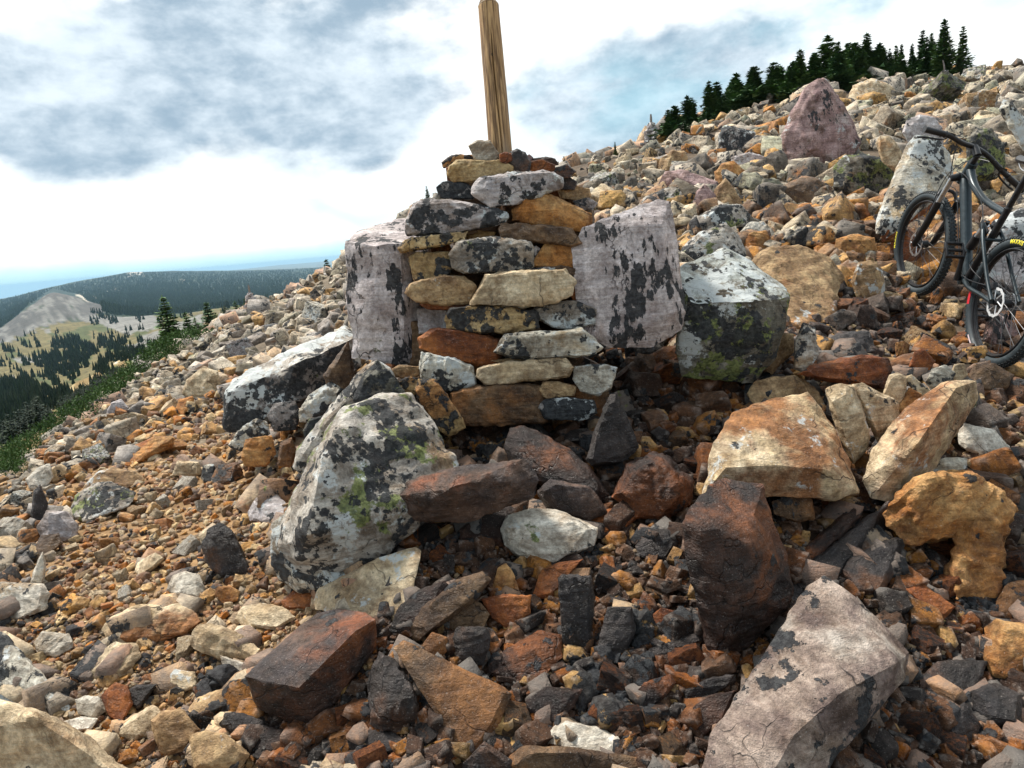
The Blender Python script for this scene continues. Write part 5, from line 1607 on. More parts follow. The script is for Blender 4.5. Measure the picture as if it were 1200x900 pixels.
# ------------------------------------------------------------------ conifers
def foliage_mat(name, ca, cb, dead=None):
    m, t = new_mat(name)
    tco = t.n('ShaderNodeTexCoord')
    oi = t.n('ShaderNodeObjectInfo')
    geo = t.n('ShaderNodeNewGeometry')
    n = t.noise(tco.outputs['Object'], 1.6, 3)
    f = t.math('ADD', t.math('MULTIPLY', geo.outputs['Random Per Island'], 0.5), t.math('MULTIPLY', n, 0.5))
    c = t.mix(t.step(f, 0.25, 0.75), ca, cb)
    c = t.mix(1.0, c, t.mix(oi.outputs['Random'], (.7, .75, .8), (1.3, 1.2, 1.0)), 'MULTIPLY')
    if dead:
        c = t.mix(t.step(n, 0.58, 0.66, 0, .8), c, dead)
    bs = t.n('ShaderNodeBsdfPrincipled', Base_Color=c, Roughness=0.75)
    bs.inputs['Specular IOR Level'].default_value = 0.2
    t.n('ShaderNodeOutputMaterial', Surface=bs)
    return m


M['fir'] = foliage_mat('fir_needles', (.040, .095, .042), (.13, .22, .08))
M['firwarm'] = foliage_mat('fir_needles_browned', (.02, .035, .012), (.05, .075, .025), (.10, .045, .02))
M['firfar'] = foliage_mat('far_fir_needles', (.010, .022, .014), (.028, .05, .026))
M['scrub'] = foliage_mat('juniper_needles', (.013, .038, .009), (.045, .095, .022))
M['bark'] = simple_mat('bark', (.10, .075, .055), .9, var=.35)
M['greywood'] = simple_mat('grey_dead_wood', (.22, .19, .17), .9, var=.3)


def tris_to_mesh(name, T, mat):
    me = bpy.data.meshes.new(name)
    V = np.asarray(T, dtype=np.float32).reshape(-1, 3)
    me.vertices.add(len(V))
    me.vertices.foreach_set('co', V.ravel())
    n = len(V) // 3
    me.loops.add(n * 3)
    me.loops.foreach_set('vertex_index', np.arange(n * 3, dtype=np.int32))
    me.polygons.add(n)
    me.polygons.foreach_set('loop_start', np.arange(0, n * 3, 3, dtype=np.int32))
    me.polygons.foreach_set('loop_total', np.full(n, 3, dtype=np.int32))
    me.update(calc_edges=True)
    me.materials.append(mat)
    return me


def crown_tris(seed, levels, per, width, twigs, leaf, lean=0.0, gap=0.12, bare=0.0):
    r = random.Random(seed)
    T = []
    for i in range(levels):
        h = bare + (1 - bare) * (i + r.random() * .6) / levels
        prof = (1 - h) ** 0.85 * (0.75 + 0.35 * math.sin(h * 9 + seed)) + 0.02
        for k in range(per if h < .85 else max(3, per // 2)):
            if r.random() < gap:
                continue
            a = r.uniform(0, 2 * math.pi)
            L_ = width * prof * r.uniform(.55, 1.15) * (1 + lean * math.cos(a))
            droop = r.uniform(-.05, .35) * (1 - h)
            for j in range(twigs):
                u = (j + r.random()) / twigs
                x, y = math.cos(a) * L_ * u, math.sin(a) * L_ * u
                z = h + (-droop * u + .22 * u * u) * L_
                c = Vector((x, y, z))
                s = leaf * r.uniform(.6, 1.25) * (0.45 + 0.55 * (1 - h))
                d = Vector((math.cos(a + r.uniform(-1.1, 1.1)), math.sin(a + r.uniform(-1.1, 1.1)), r.uniform(-.35, .5))).normalized()
                w_ = d.cross(Vector((r.uniform(-.5, .5), r.uniform(-.5, .5), 1))).normalized()
                T.append((c - w_ * s * .42, c + w_ * s * .42, c + d * s))
    for _ in range(6):                                   # leader
        c = Vector((0, 0, 1 - r.uniform(0, .06)))
        T.append((c + Vector((r.uniform(-.012, .012), r.uniform(-.012, .012), 0)), c + Vector((.01, .0, .0)), c + Vector((0, 0, .05))))
    return [[v[:] for v in t3] for t3 in T]


def trunk_mesh(name, r0, h, n=7):
    mb = MB()
    mb.tube([(0, 0, -.05), (0, 0, h * .5), (0.004, 0.003, h)], [r0, r0 * .6, r0 * .12], n)
    me = bpy.data.meshes.new(name)
    me.from_pydata([v[:] for v in mb.v], [], mb.f)
    me.update()
    me.materials.append(M['bark'])
    return me


near_crowns = [tris_to_mesh('crown', crown_tris(50 + s, 34, 12, w_, 6, .085, lean=ln), M['fir']) for s, (w_, ln) in
               enumerate(((.20, 0), (.24, .1), (.17, .2), (.28, 0), (.22, -.2), (.15, .3)))]
bushy_crowns = [tris_to_mesh('crown', crown_tris(80 + s, 26, 16, w_, 6, .12, gap=.03), M['fir']) for s, w_ in enumerate((.42, .5, .36))]
warm_crown = tris_to_mesh('crown', crown_tris(95, 30, 9, .20, 6, .08, gap=.3), M['firwarm'])
far_crowns = [tris_to_mesh('crown', crown_tris(120 + s, 14, 7, w_, 3, .15), M['firfar']) for s, w_ in enumerate((.18, .22, .15, .26))]
trunk_me = trunk_mesh('trunk', .022, .95)


def surf_slope(az, r):
    x, y = r * math.sin(az), r * math.cos(az)
    return float(zat(np.array(x), np.array(y)))


def add_tree(px, py_top, r, label, group, crown, name='conifer_tree', dz=0.0, lean=0.0, hscale=None, wscale=1.0, parts=True):
    """a tree standing on the ground at distance r in the direction of px, tall enough to reach py_top"""
    d = ray(px, py_top)
    h = math.hypot(d[0], d[1])
    az = math.atan2(d[0], d[1])
    z0 = surf_slope(az, r)
    z1 = d[2] / h * r
    H = max(z1 - z0, 0.6)
    if hscale:
        H = hscale
    loc = (r * math.sin(az), r * math.cos(az), z0 + CAM[2] - .05 + dz)
    rot = (rng.uniform(-.03, .03), lean + rng.uniform(-.03, .03), rng.uniform(0, 6.28))
    W2 = H * wscale
    if parts:
        root = bpy.data.objects.new(name, None)
        COL.objects.link(root)
        root.location = loc
        root.rotation_euler = rot
        root.scale = (W2, W2, H)
        tag(root, label, 'tree', group)
        for nm, me in (('trunk', trunk_me), ('crown', crown)):
            c = bpy.data.objects.new(nm, me)
            COL.objects.link(c)
            c.parent = root
        return root
    o = bpy.data.objects.new(name, crown)
    COL.objects.link(o)
    o.location, o.rotation_euler, o.scale = loc, rot, (W2, W2, H)
    tag(o, label, 'tree', group)
    return o


# -- the stand on the skyline, right
tops = [(782, 127), (804, 111), (831, 94), (844, 112), (860, 90), (871, 99), (879, 90), (885, 94), (909, 88), (915, 91), (925, 76), (937, 57), (956, 60), (972, 40), (982, 49),
        (994, 49), (1001, 49), (1016, 38), (1029, 50), (1035, 55), (1044, 56), (1052, 52), (1057, 51), (1069, 50), (1080, 35), (1086, 43), (1096, 37), (1103, 35), (1110, 20), (1126, 55), (1131, 30)]
for i, (x_, y_) in enumerate(tops):
    c = crest(x_)
    r = c[1] / 0.95 * rng.uniform(1.02, 1.09)
    narrow = x_ > 1020
    nearest = ('leftmost tree of the skyline stand' if i == 0 else 'tallest tree at the right end of the skyline stand' if x_ == 1110 else
               'last leaning tree at the right end of the skyline stand' if x_ == 1131 else None)
    crown = near_crowns[i % 6] if i not in (6, 7) else warm_crown
    prev = ['dark green fir', 'dense dark fir', 'slim dark fir', 'ragged dark fir'][i % 4]
    lab = nearest or f'{prev} in the skyline stand, number {i + 1} from the left'
    if i in (6, 7):
        lab = 'browned fir with reddish dead needles in the skyline stand, ' + ('left' if i == 6 else 'right') + ' one of two'
    add_tree(x_, y_, r, lab, 'firs standing along the skyline', crown, wscale=(1.3 if narrow else 1.9), lean=-.12 if x_ == 1131 else (.05 if narrow else 0))
k_ = 0
for i in range(46):
    x_ = 778 + 300 * (i + .5) / 46 + rng.uniform(-4, 4)
    c = crest(x_)
    tall = 21 + 11 * math.sin(i * 1.7) + (12 if 840 < x_ < 1040 else 0) + rng.uniform(-3, 6)
    if x_ > 1050:
        tall *= .6
    add_tree(x_, c[0] - max(tall, 9), c[1] / .95 * rng.uniform(1.0, 1.07), 'low bushy fir filling the foot of the skyline stand between the taller firs', 'low bushy firs at the foot of the skyline stand',
             bushy_crowns[i % 3], wscale=1.5)
# -- a few small tree tips peeping over the crest
for x_, y_, lab in ((500, 217, 'tiny fir tip on the skyline just left of the cairn top'), (507, 225, 'lower tiny fir tip beside the cairn top'), (661, 183, 'tiny fir tip on the skyline right of the cairn'),
                    (720.5, 165, 'small fir tip on the skyline left of the distant cairn'), (733, 171, 'smaller fir tip just left of the distant cairn')):
    c = crest(x_)
    add_tree(x_, y_, c[1] / .95 * 1.08, lab, 'small fir tips on the skyline', near_crowns[int(x_) % 6])
# -- by the crest on the left
for x_, y_, rr_, lab, cr, ws in ((192, 347, 34, 'tall dark fir at the left crest, foremost of three', near_crowns[2], 1.5), (217, 365, 37, 'middle and smallest fir of the three at the left crest', near_crowns[0], 1.3),
                                 (242, 353, 40, 'bushy fir of the three at the left crest, nearest the cairn', near_crowns[3], 1.5), (262, 357, 45, 'thin browned fir behind the crest left of the cairn', warm_crown, 1.2),
                                 (275, 352, 52, 'dark fir on the crest right of the browned one', near_crowns[1], 1.3), (287, 349, 56, 'pale green fir close to the small cairn', near_crowns[3], 1.2),
                                 (297, 356, 60, 'low fir just left of the small cairn', bushy_crowns[0], .8), (309, 352, 60, 'low fir just right of the small cairn', bushy_crowns[1], .9),
                                 (228, 372, 40, 'short fir between the middle one and the bushy fir at the left crest', near_crowns[1], 1.5),
                                 (252, 366, 44, 'low green fir beside the thin browned one', bushy_crowns[2], .8),
                                 (268, 362, 50, 'low dark fir in the clump left of the small cairn', bushy_crowns[1], .9),
                                 (320, 350, 62, 'last low fir of the clump, right of the small cairn', bushy_crowns[0], .9),
                                 (176, 398, 30, 'stunted fir in the scrub left of the tall crest fir', bushy_crowns[2], .9),
                                 (207, 384, 36, 'stunted fir in the scrub right of the tall crest fir', bushy_crowns[1], .9),
                                 (381, 303, 50, 'lone bushy fir on the crest left of the grey streaked block', near_crowns[3], 1.5)):
    add_tree(x_, y_, rr_, lab, 'firs along the left crest', cr, wscale=ws)

# -- the valley: trees one can tell apart
def thin(polys, n, hm, seed, rlim=(60, 1700)):
    out = []
    r_ = random.Random(seed)
    areas = []
    for p, w__ in polys:
        xs, ys = [q_[0] for q_ in p], [q_[1] for q_ in p]
        areas.append((min(xs), max(xs), min(ys), max(ys), p, w__))
    tw = sum(a[5] for a in areas)
    tries = 0
    while len(out) < n and tries < n * 60:
        tries += 1
        u = r_.random() * tw
        for a in areas:
            u -= a[5]
            if u <= 0:
                break
        x, y = r_.uniform(a[0], a[1]), r_.uniform(a[2], a[3])
        if not poly_mask(np.array([x]), np.array([y]), a[4])[0]:
            continue
        g = hit(x, y)
        if not g:
            continue
        rr2 = math.hypot(g[0], g[1])
        if rlim[0] < rr2 < rlim[1]:
            if vnoise(np.array(x / 11.0), np.array(y / 7.0), 4) < 0.0 and not (x < 50 and y > 470):
                continue
            wp = 5 + 4 * r_.random() if y < 400 else 8 + 6 * r_.random() if y < 450 else 11 + 9 * r_.random() if x > 50 or y < 470 else 22 + 14 * r_.random()
            out.append((rr2, (*g, min(max(wp * g[3] / F, 1.8), 14)), min(max(wp * g[3] / F, 1.8), 14)))
    return out


CL = [([(28, 418), (45, 405), (95, 395), (130, 402), (185, 396), (182, 412), (160, 440), (165, 450), (130, 475), (118, 482), (60, 505), (40, 498), (38, 470), (60, 455), (52, 435)], 60),
      ([(95, 372), (115, 362), (150, 362), (200, 356), (330, 350), (330, 362), (220, 372), (185, 378), (150, 378), (110, 382)], 30),
      ([(0, 470), (28, 462), (55, 478), (50, 520), (0, 522)], 9), ([(0, 398), (60, 388), (190, 384), (190, 400), (0, 440)], 8), ([(0, 440), (60, 440), (50, 470), (0, 475)], 7),
      ([(10, 378 + 60), (60, 448), (100, 480), (40, 510), (0, 500)], 8)]
valley = thin(CL, 2300, (8, 14), 3, (75, 1700))
valley.sort(key=lambda q_: q_[0])
for i, (rr2, g, hh) in enumerate(valley[:260]):
    o = bpy.data.objects.new('conifer_tree', far_crowns[i % 4])
    COL.objects.link(o)
    hh = g[4]
    o.location = (g[0], g[1], g[2] - .3)
    o.rotation_euler = (0, 0, rng.uniform(0, 6.28))
    o.scale = (hh * .95, hh * .95, hh)
    tag(o, 'dark fir standing in the valley meadow below the left crest', 'tree', 'firs scattered in the valley')


def cone_forest(name, items, mat, label):
    T = []
    r_ = random.Random(8)
    for x, y, z, H, W3 in items:
        a0 = r_.uniform(0, 6.28)
        n = 5
        ring = [(x + W3 * math.cos(a0 + 2 * math.pi * k / n) * r_.uniform(.7, 1.2), y + W3 * math.sin(a0 + 2 * math.pi * k / n) * r_.uniform(.7, 1.2), z + H * .08) for k in range(n)]
        ring2 = [(x + W3 * .5 * math.cos(a0 + .6 + 2 * math.pi * k / n), y + W3 * .5 * math.sin(a0 + .6 + 2 * math.pi * k / n), z + H * .55) for k in range(n)]
        for k in range(n):
            T.append((ring[k], ring[(k + 1) % n], (x, y, z + H * .75)))
            T.append((ring2[k], ring2[(k + 1) % n], (x, y, z + H)))
    o = bpy.data.objects.new(name, tris_to_mesh(name, T, mat))
    COL.objects.link(o)
    tag(o, label, 'forest', None, 'stuff')
    return o


cone_forest('valley_forest', [(g[0], g[1], g[2] - .5, hh, hh * .17) for rr2, g, hh in valley[260:]], M['firfar'], 'dense patches of dark fir forest in the valley')
items = []
r_ = random.Random(77)
FP = [(0, 352), (60, 338), (150, 320), (300, 318), (412, 312), (412, 352), (330, 362), (200, 372), (120, 368), (95, 346), (62, 338), (30, 360), (0, 390)]
while len(items) < 15000:
    x, y = r_.uniform(-5, 412), r_.uniform(311, 392)
    if not poly_mask(np.array([x]), np.array([y]), FP)[0]:
        continue
    g = hit(x, y)
    if not g or g[3] < 1500 or g[3] > 11000:
        continue
    if poly_mask(np.array([x]), np.array([y]), [(28, 360), (62, 338), (95, 346), (122, 360), (118, 370), (60, 382), (0, 402)])[0] and g[3] < 2400:
        continue
    H = r_.uniform(9, 17)
    items.append((g[0], g[1], g[2] - 1, H, H * .3))
cone_forest('distant_forest', items, M['firfar'], 'blue dark conifer forest blanketing the far plateau')

# -- green scrub hugging the far side of the left crest
T = []
BP = [(258, 388), (240, 402), (212, 422), (187, 440), (165, 455), (150, 467), (128, 478), (107, 486), (80, 503), (60, 522), (20, 552), (-6, 576), (-6, 535), (30, 508), (55, 492), (85, 472), (108, 460), (135, 442), (158, 426), (175, 406), (203, 392), (228, 388)]
r_ = random.Random(21)
cnt = 0
while cnt < 5000:
    x, y = r_.uniform(-6, 260), r_.uniform(370, 580)
    if not poly_mask(np.array([x]), np.array([y]), BP)[0]:
        continue
    cc = crest(x)
    d_ = ray(x, y)
    h = math.hypot(d_[0], d_[1])
    az = math.atan2(d_[0], d_[1])
    r = cc[1] * r_.uniform(1.04, 1.35) * h
    z0 = surf_slope(az, r)
    zr = d_[2] / h * r
    if zr < z0 - .6:
        zr = z0 + r_.uniform(0, .4)
    if zr > z0 + 2.2:
        continue
    cnt += 1
    clump = mnoise.noise(Vector((r * math.sin(az) * .9, r * math.cos(az) * .9, 0)))
    if clump < -.35:
        continue
    c = Vector((r * math.sin(az), r * math.cos(az), zr + CAM[2]))
    sz_ = cc[1] / 75.0 * .55
    for q_ in range(7):
        p = c + Vector((r_.gauss(0, 1), r_.gauss(0, 1), r_.gauss(0, .7))) * sz_ * .9
        dd_ = Vector((r_.gauss(0, 1), r_.gauss(0, 1), abs(r_.gauss(0, 1)) + .4)).normalized()
        w2 = dd_.cross(Vector((r_.gauss(0, 1), r_.gauss(0, 1), r_.gauss(0, 1)))).normalized()
        L_ = sz_ * r_.uniform(.45, .9)
        T.append([(p - w2 * L_ * .2)[:], (p + w2 * L_ * .2)[:], (p + dd_ * L_)[:]])
o = bpy.data.objects.new('juniper_scrub', tris_to_mesh('juniper_scrub', T, M['scrub']))
COL.objects.link(o)
tag(o, 'bright green low juniper scrub along the left crest', 'scrub', None, 'stuff')


# ------------------------------------------------------------------ cairns in the distance
def far_cairn(px, py_base, r, H, label, post_h, lean=0.0, w_=0.55):
    d = ray(px, py_base)
    az = math.atan2(d[0], d[1])
    z0 = surf_slope(az, r) + CAM[2]
    H, post_h, lean = H * r / F, post_h * r / F, lean * r / F       # given as apparent sizes
    root = bpy.data.objects.new('stone_cairn', None)
    COL.objects.link(root)
    root.location = (r * math.sin(az), r * math.cos(az), z0 + .22 * H)
    tag(root, label, 'cairn', 'small cairns far off on the slope')
    rg = random.Random(int(px))
    out = bmesh.new()
    n = 26
    for k in range(-8, n):
        u = max(k, -4) / (n - 1)
        rad = H * w_ * abs(1 - u) ** .8 * .75
        a = k * 2.4
        bm = proto_rock(700 + k, .5, .04, chips=2)
        s = H * rg.uniform(.13, .2)
        bmesh.ops.scale(bm, vec=(s * 1.3, s, s * .6), verts=bm.verts[:])
        bmesh.ops.rotate(bm, cent=(0, 0, 0), matrix=Matrix.Rotation(a, 3, 'Z'), verts=bm.verts[:])
        bmesh.ops.translate(bm, vec=(rad * math.cos(a) * rg.uniform(.4, 1), rad * math.sin(a) * rg.uniform(.4, 1), u * H * .92), verts=bm.verts[:])
        me = bpy.data.meshes.new('t')
        bm.to_mesh(me)
        bm.free()
        out.from_mesh(me)
        bpy.data.meshes.remove(me)
    bm_to_obj('stones', out, M['grey'], parent=root)
    mb = MB()
    mb.tube([(0, 0, H * .3), (lean * .5, 0, H + post_h * .5), (lean, 0, H + post_h)], [H * .075, H * .07, H * .045], 8)
    mb.build('post', M['greywood'], root)


c = crest(764)
far_cairn(764, 168, c[1] / .95 * .98, 19, 'distant stone cairn with an upright stick on the skyline right of the wooden post', 8, w_=.62)
c = crest(1108)
far_cairn(1108, 82, c[1] / .95 * .99, 9, 'faint cairn with a leaning stick on the far upper right skyline', 9, lean=-3)
c = crest(296)
far_cairn(296, 364, c[1] / .95 * .98, 17, 'small pinkish cairn with a short stick on the left crest', 8)
# ------------------------------------------------------------------ mountain bike leaning on the rocks
BR = np.array([[0.197, -0.975, 0.102], [0.947, 0.163, -0.277], [0.253, 0.151, 0.956]])
u_, s_, v_ = np.linalg.svd(BR)
BR = u_ @ v_
BT = (2.7265, 3.9206, 1.0984)
bike = bpy.data.objects.new('mountain_bike', None)
COL.objects.link(bike)
bike.matrix_world = Matrix([[*BR[0], BT[0]], [*BR[1], BT[1]], [*BR[2], BT[2]], [0, 0, 0, 1]])
tag(bike, 'dark full suspension mountain bike propped against the rocks at the right edge', 'bicycle')
M['frame'] = simple_mat('frame_paint', (.016, .027, .033), .38, .3, var=.12)
M['blackp'] = simple_mat('black_parts', (.014, .014, .016), .42, .2, var=.2)
M['tyre'] = simple_mat('tyre_rubber', (.022, .026, .028), .75, bumps=.002, var=.3)
M['wall'] = simple_mat('tyre_sidewall', (.020, .030, .036), .6, var=.2)
M['alu'] = simple_mat('bare_metal', (.55, .56, .58), .3, .9, var=.1)
M['steel'] = simple_mat('disc_steel', (.72, .73, .74), .35, .35, var=.06)
M['yellow'] = simple_mat('yellow_lettering', (.85, .72, .03), .6)
M['redlabel'] = simple_mat('red_label', (.55, .02, .03), .5)
M['palelabel'] = simple_mat('pale_label', (.55, .45, .47), .5)
M['spoke'] = simple_mat('spoke_metal', (.10, .10, .105), .4, .8)
M['cable'] = simple_mat('cable_housing', (.012, .012, .014), .4)
M['saddle'] = simple_mat('saddle_cover', (.02, .02, .022), .5, var=.1)


def arc(c, r, a0, a1, n, y=0.0):
    return [(c[0] - r * math.sin(a), c[1] + y, c[2] + r * math.cos(a)) for a in np.linspace(a0, a1, n)]


def wheel(c, parent_obj, disc_mat, disc_r, rear):
    """wheel centred on c in the parent's frame, axle along y; angle 0 is up and grows clockwise seen from the left"""
    wh = bpy.data.objects.new('wheel', None)
    COL.objects.link(wh)
    wh.parent = parent_obj
    wh.location = c
    R_ = .318
    mb = MB()
    mb.tube(arc((0, 0, 0), R_, 0, 2 * math.pi, 97)[:-1], .0265, 14, closed=True)
    tyre = mb.build('tyre', M['wall'], wh)
    mb = MB()
    for k in range(84):                      # tread blocks
        a = 2 * math.pi * k / 84
        for row, lat in enumerate((-.021, -.0085, .0085, .021)):
            aa = a + (.5 if row in (0, 3) else 0) * 2 * math.pi / 84
            rad_ = R_ + math.sqrt(max(.0265 ** 2 - lat ** 2, 0)) + (.001 if row in (1, 2) else .003)
            er = Vector((-math.sin(aa), 0, math.cos(aa)))
            et = Vector((math.cos(aa), 0, math.sin(aa)))
            nrm = (er * math.cos(lat / .0265) + Vector((0, 1, 0)) * math.sin(lat / .0265))
            mb.box(er * rad_ + Vector((0, lat, 0)), (et, nrm.cross(et), nrm), (.0065, .0042, .0035))
    mb.build('tread', M['tyre'], tyre.parent, smooth=False)
    mb = MB()
    for yy_ in (-.011, .011):
        mb.tube([(p[0], p[1] + yy_, p[2]) for p in arc((0, 0, 0), .283, 0, 2 * math.pi, 73)[:-1]], .0055, 8, closed=True)
    mb.tube(arc((0, 0, 0), .281, 0, 2 * math.pi, 73)[:-1], .009, 8, closed=True)
    mb.build('rim', M['blackp'], wh)
    mb = MB()
    mb.tube([(0, -.055, 0), (0, -.03, 0), (0, -.029, 0), (0, .029, 0), (0, .03, 0), (0, .055, 0)], [.012, .012, .026, .026, .014, .012], 18)
    mb.build('hub', M['blackp'], wh)
    mb = MB()
    for k in range(32):
        a = 2 * math.pi * k / 32
        side = 1 if k % 2 else -1
        b = a + (.9 if (k // 2) % 2 else -.9)
        mb.tube([(-.024 * math.sin(b), side * .026, .024 * math.cos(b)), (-.278 * math.sin(a), side * .004, .278 * math.cos(a))], .0012, 5)
    mb.build('spokes', M['spoke'], wh)
    # brake disc on the left, wavy rim and six arms
    mb = MB()
    n = 72
    yb = .045
    ring = []
    for k in range(n):
        a = 2 * math.pi * k / n
        ro = disc_r * (1 + .025 * math.sin(a * 12))
        ri = disc_r * (.82 + .03 * math.sin(a * 12 + 1))
        ring.append((ro, ri, a))
    for s_ in (0, .002):
        for ro, ri, a in ring:
            mb.v.append(Vector((-ro * math.sin(a), yb + s_, ro * math.cos(a))))
            mb.v.append(Vector((-ri * math.sin(a), yb + s_, ri * math.cos(a))))
    for k in range(n):
        k2 = (k + 1) % n
        a_, b_, c_, d_ = 2 * k, 2 * k + 1, 2 * k2 + 1, 2 * k2
        e_ = 2 * n
        mb.f += [(a_, b_, c_, d_), (e_ + a_, e_ + d_, e_ + c_, e_ + b_), (a_, d_, e_ + d_, e_ + a_), (b_, e_ + b_, e_ + c_, c_)]
    for k in range(6):
        a = k * math.pi / 3
        mb.tube([(-.02 * math.sin(a), yb + .001, .02 * math.cos(a)), (-disc_r * .85 * math.sin(a + .5), yb + .001, disc_r * .85 * math.cos(a + .5))], .003, 6)
    mb.build('brake_disc', M[disc_mat], wh, smooth=False)
    return wh


def lettering(text, wh, r, theta0, size, mat, y=.0245):
    cu = bpy.data.curves.new('lettering', 'FONT')
    cu.body = text
    cu.size = size
    cu.offset = .0006
    cu.space_character = 1.15
    cu.resolution_u = 3
    tmp = bpy.data.objects.new('lettering', cu)
    COL.objects.link(tmp)
    bpy.context.view_layer.update()
    me = bpy.data.meshes.new_from_object(tmp.evaluated_get(bpy.context.evaluated_depsgraph_get()))
    bpy.data.objects.remove(tmp)
    bm = bmesh.new()
    bm.from_mesh(me)
    bmesh.ops.triangulate(bm, faces=bm.faces[:])
    for _ in range(2):
        es = [e for e in bm.edges if e.calc_length() > size * .3]
        bmesh.ops.subdivide_edges(bm, edges=es, cuts=1)
        bmesh.ops.triangulate(bm, faces=bm.faces[:])
    wd = max(v.co.x for v in bm.verts)
    for v in bm.verts:
        s, t_ = v.co.x - wd / 2, v.co.y
        th = theta0 + s / r
        rad_ = r + t_ - size * .35
        q_ = rad_ - .318
        yy_ = math.sqrt(max(.0265 ** 2 - q_ * q_, 1e-6)) + .0015
        v.co = Vector((-rad_ * math.sin(th), yy_, rad_ * math.cos(th)))
    bm.to_mesh(me)
    bm.free()
    me.materials.clear()
    me.materials.append(mat)
    o = bpy.data.objects.new('lettering', me)
    COL.objects.link(o)
    o.parent = wh
    return o


def patch(wh, r, a0, a1, hw, mat, name='label_patch'):
    mb = MB()
    n = 14
    for k in range(n):
        th = a0 + (a1 - a0) * k / (n - 1)
        for rad_ in (r - hw, r + hw):
            q_ = rad_ - .318
            yy_ = math.sqrt(max(.0265 ** 2 - q_ * q_, 1e-6)) + .0014
            mb.v.append(Vector((-rad_ * math.sin(th), yy_, rad_ * math.cos(th))))
    for k in range(n - 1):
        mb.f.append((2 * k, 2 * k + 1, 2 * k + 3, 2 * k + 2))
    mb.build(name, mat, wh)


# rear wheel
rw = wheel((-.43, 0, .02), bike, 'steel', .078, True)
lettering('MAXXIS', rw, .321, -.16, .030, M['yellow'])
patch(rw, .314, -1.95, -1.72, .009, M['redlabel'])
patch(rw, .312, -2.95, -2.55, .004, M['palelabel'])

# front end: everything that turns with the steering
ax2 = Vector((.40 - .62, 0, .56 - .08)).normalized()
hpt = Vector((.44, 0, .48))
front = bpy.data.objects.new('front_end', None)
COL.objects.link(front)
front.parent = bike
St = Matrix.Translation(hpt) @ Matrix.Rotation(RAD(7), 4, ax2) @ Matrix.Translation(-hpt)
front.matrix_local = St
# wheels must stay within part > sub-part depth: the front wheel hangs on the bike itself
fw = wheel((0, 0, 0), bike, 'alu', .080, False)
fw.matrix_local = St @ Matrix.Translation((.70, 0, .02))
lettering('MAXXIS', fw, .321, -1.75, .030, M['yellow'])

fork = MB()
for sy in (-1, 1):
    fork.tube([(.46, sy * .062, .50), (.55, sy * .062, .31)], .016, 14)
fork_o = fork.build('fork_stanchion', M['alu'], bike)
fork_o.matrix_local = St
fork = MB()
for sy in (-1, 1):
    fork.tube([(.535, sy * .062, .345), (.60, sy * .062, .20), (.69, sy * .060, .03), (.70, sy * .056, .01)], [.022, .022, .019, .012], 14)
fork.tube(sm([(.555, -.062, .335), (.585, -.045, .385), (.60, 0, .40), (.585, .045, .385), (.555, .062, .335)], 5), .011, 10)
o = fork.build('fork_lower', M['blackp'], bike)
o.matrix_local = St
mb = MB()
mb.tube([(.46, -.075, .50), (.455, 0, .515), (.46, .075, .50)], [.020, .026, .020], 14)
mb.tube([(.455, 0, .50), (.375, 0, .65)], .017, 12)
o = mb.build('fork_crown', M['blackp'], bike)
o.matrix_local = St
mb = MB()
mb.tube([(.375, 0, .645), (.41, .0, .675), (.43, 0, .685)], [.022, .02, .022], 12)
o = mb.build('stem', M['blackp'], bike)
o.matrix_local = St
# handlebar, knocked round so that the left grip points up
hb = sm([(.375, .335, .80), (.375, .20, .765), (.41, .09, .715), (.43, .0, .685), (.42, -.09, .635), (.39, -.20, .535), (.39, -.32, .45)], 6)
mb = MB()
mb.tube(hb, .0145, 12)
hbo = mb.build('handlebar', M['blackp'], bike)
hbo.matrix_local = St
for a, b in (((.375, .345, .802), (.377, .215, .769)), ((.39, -.335, .437), (.39, -.215, .522))):
    mb = MB()
    A_, B_ = Vector(a), Vector(b)
    n = 22
    mb.tube([A_.lerp(B_, k / n) for k in range(n + 1)], [(.0215 if k in (0, n) else .0185 if k % 2 else .0165) for k in range(n + 1)], 12)
    mb.build('grip', M['cable'], hbo)
for sy, pts in ((1, [(.385, .18, .765), (.43, .20, .735), (.46, .29, .745), (.46, .33, .745)]), (-1, [(.395, -.18, .56), (.43, -.19, .52), (.45, -.27, .455), (.45, -.31, .43)])):
    mb = MB()
    mb.tube(sm(pts, 4), .006, 8)
    mb.box(pts[0], ((0, 1, .3), (1, 0, 0), (0, 0, 1)), (.022, .013, .011))
    mb.build('brake_lever', M['blackp'], hbo)

# frame
def fr(name, pts, rad, mat='frame', n=14, parent=bike, smooth_n=5):
    m_ = MB()
    p = sm(pts, smooth_n)
    if hasattr(rad, '__len__'):
        rad = list(np.interp(np.linspace(0, 1, len(p)), np.linspace(0, 1, len(rad)), rad))
    m_.tube(p, rad, n)
    return m_.build(name, M[mat], parent)


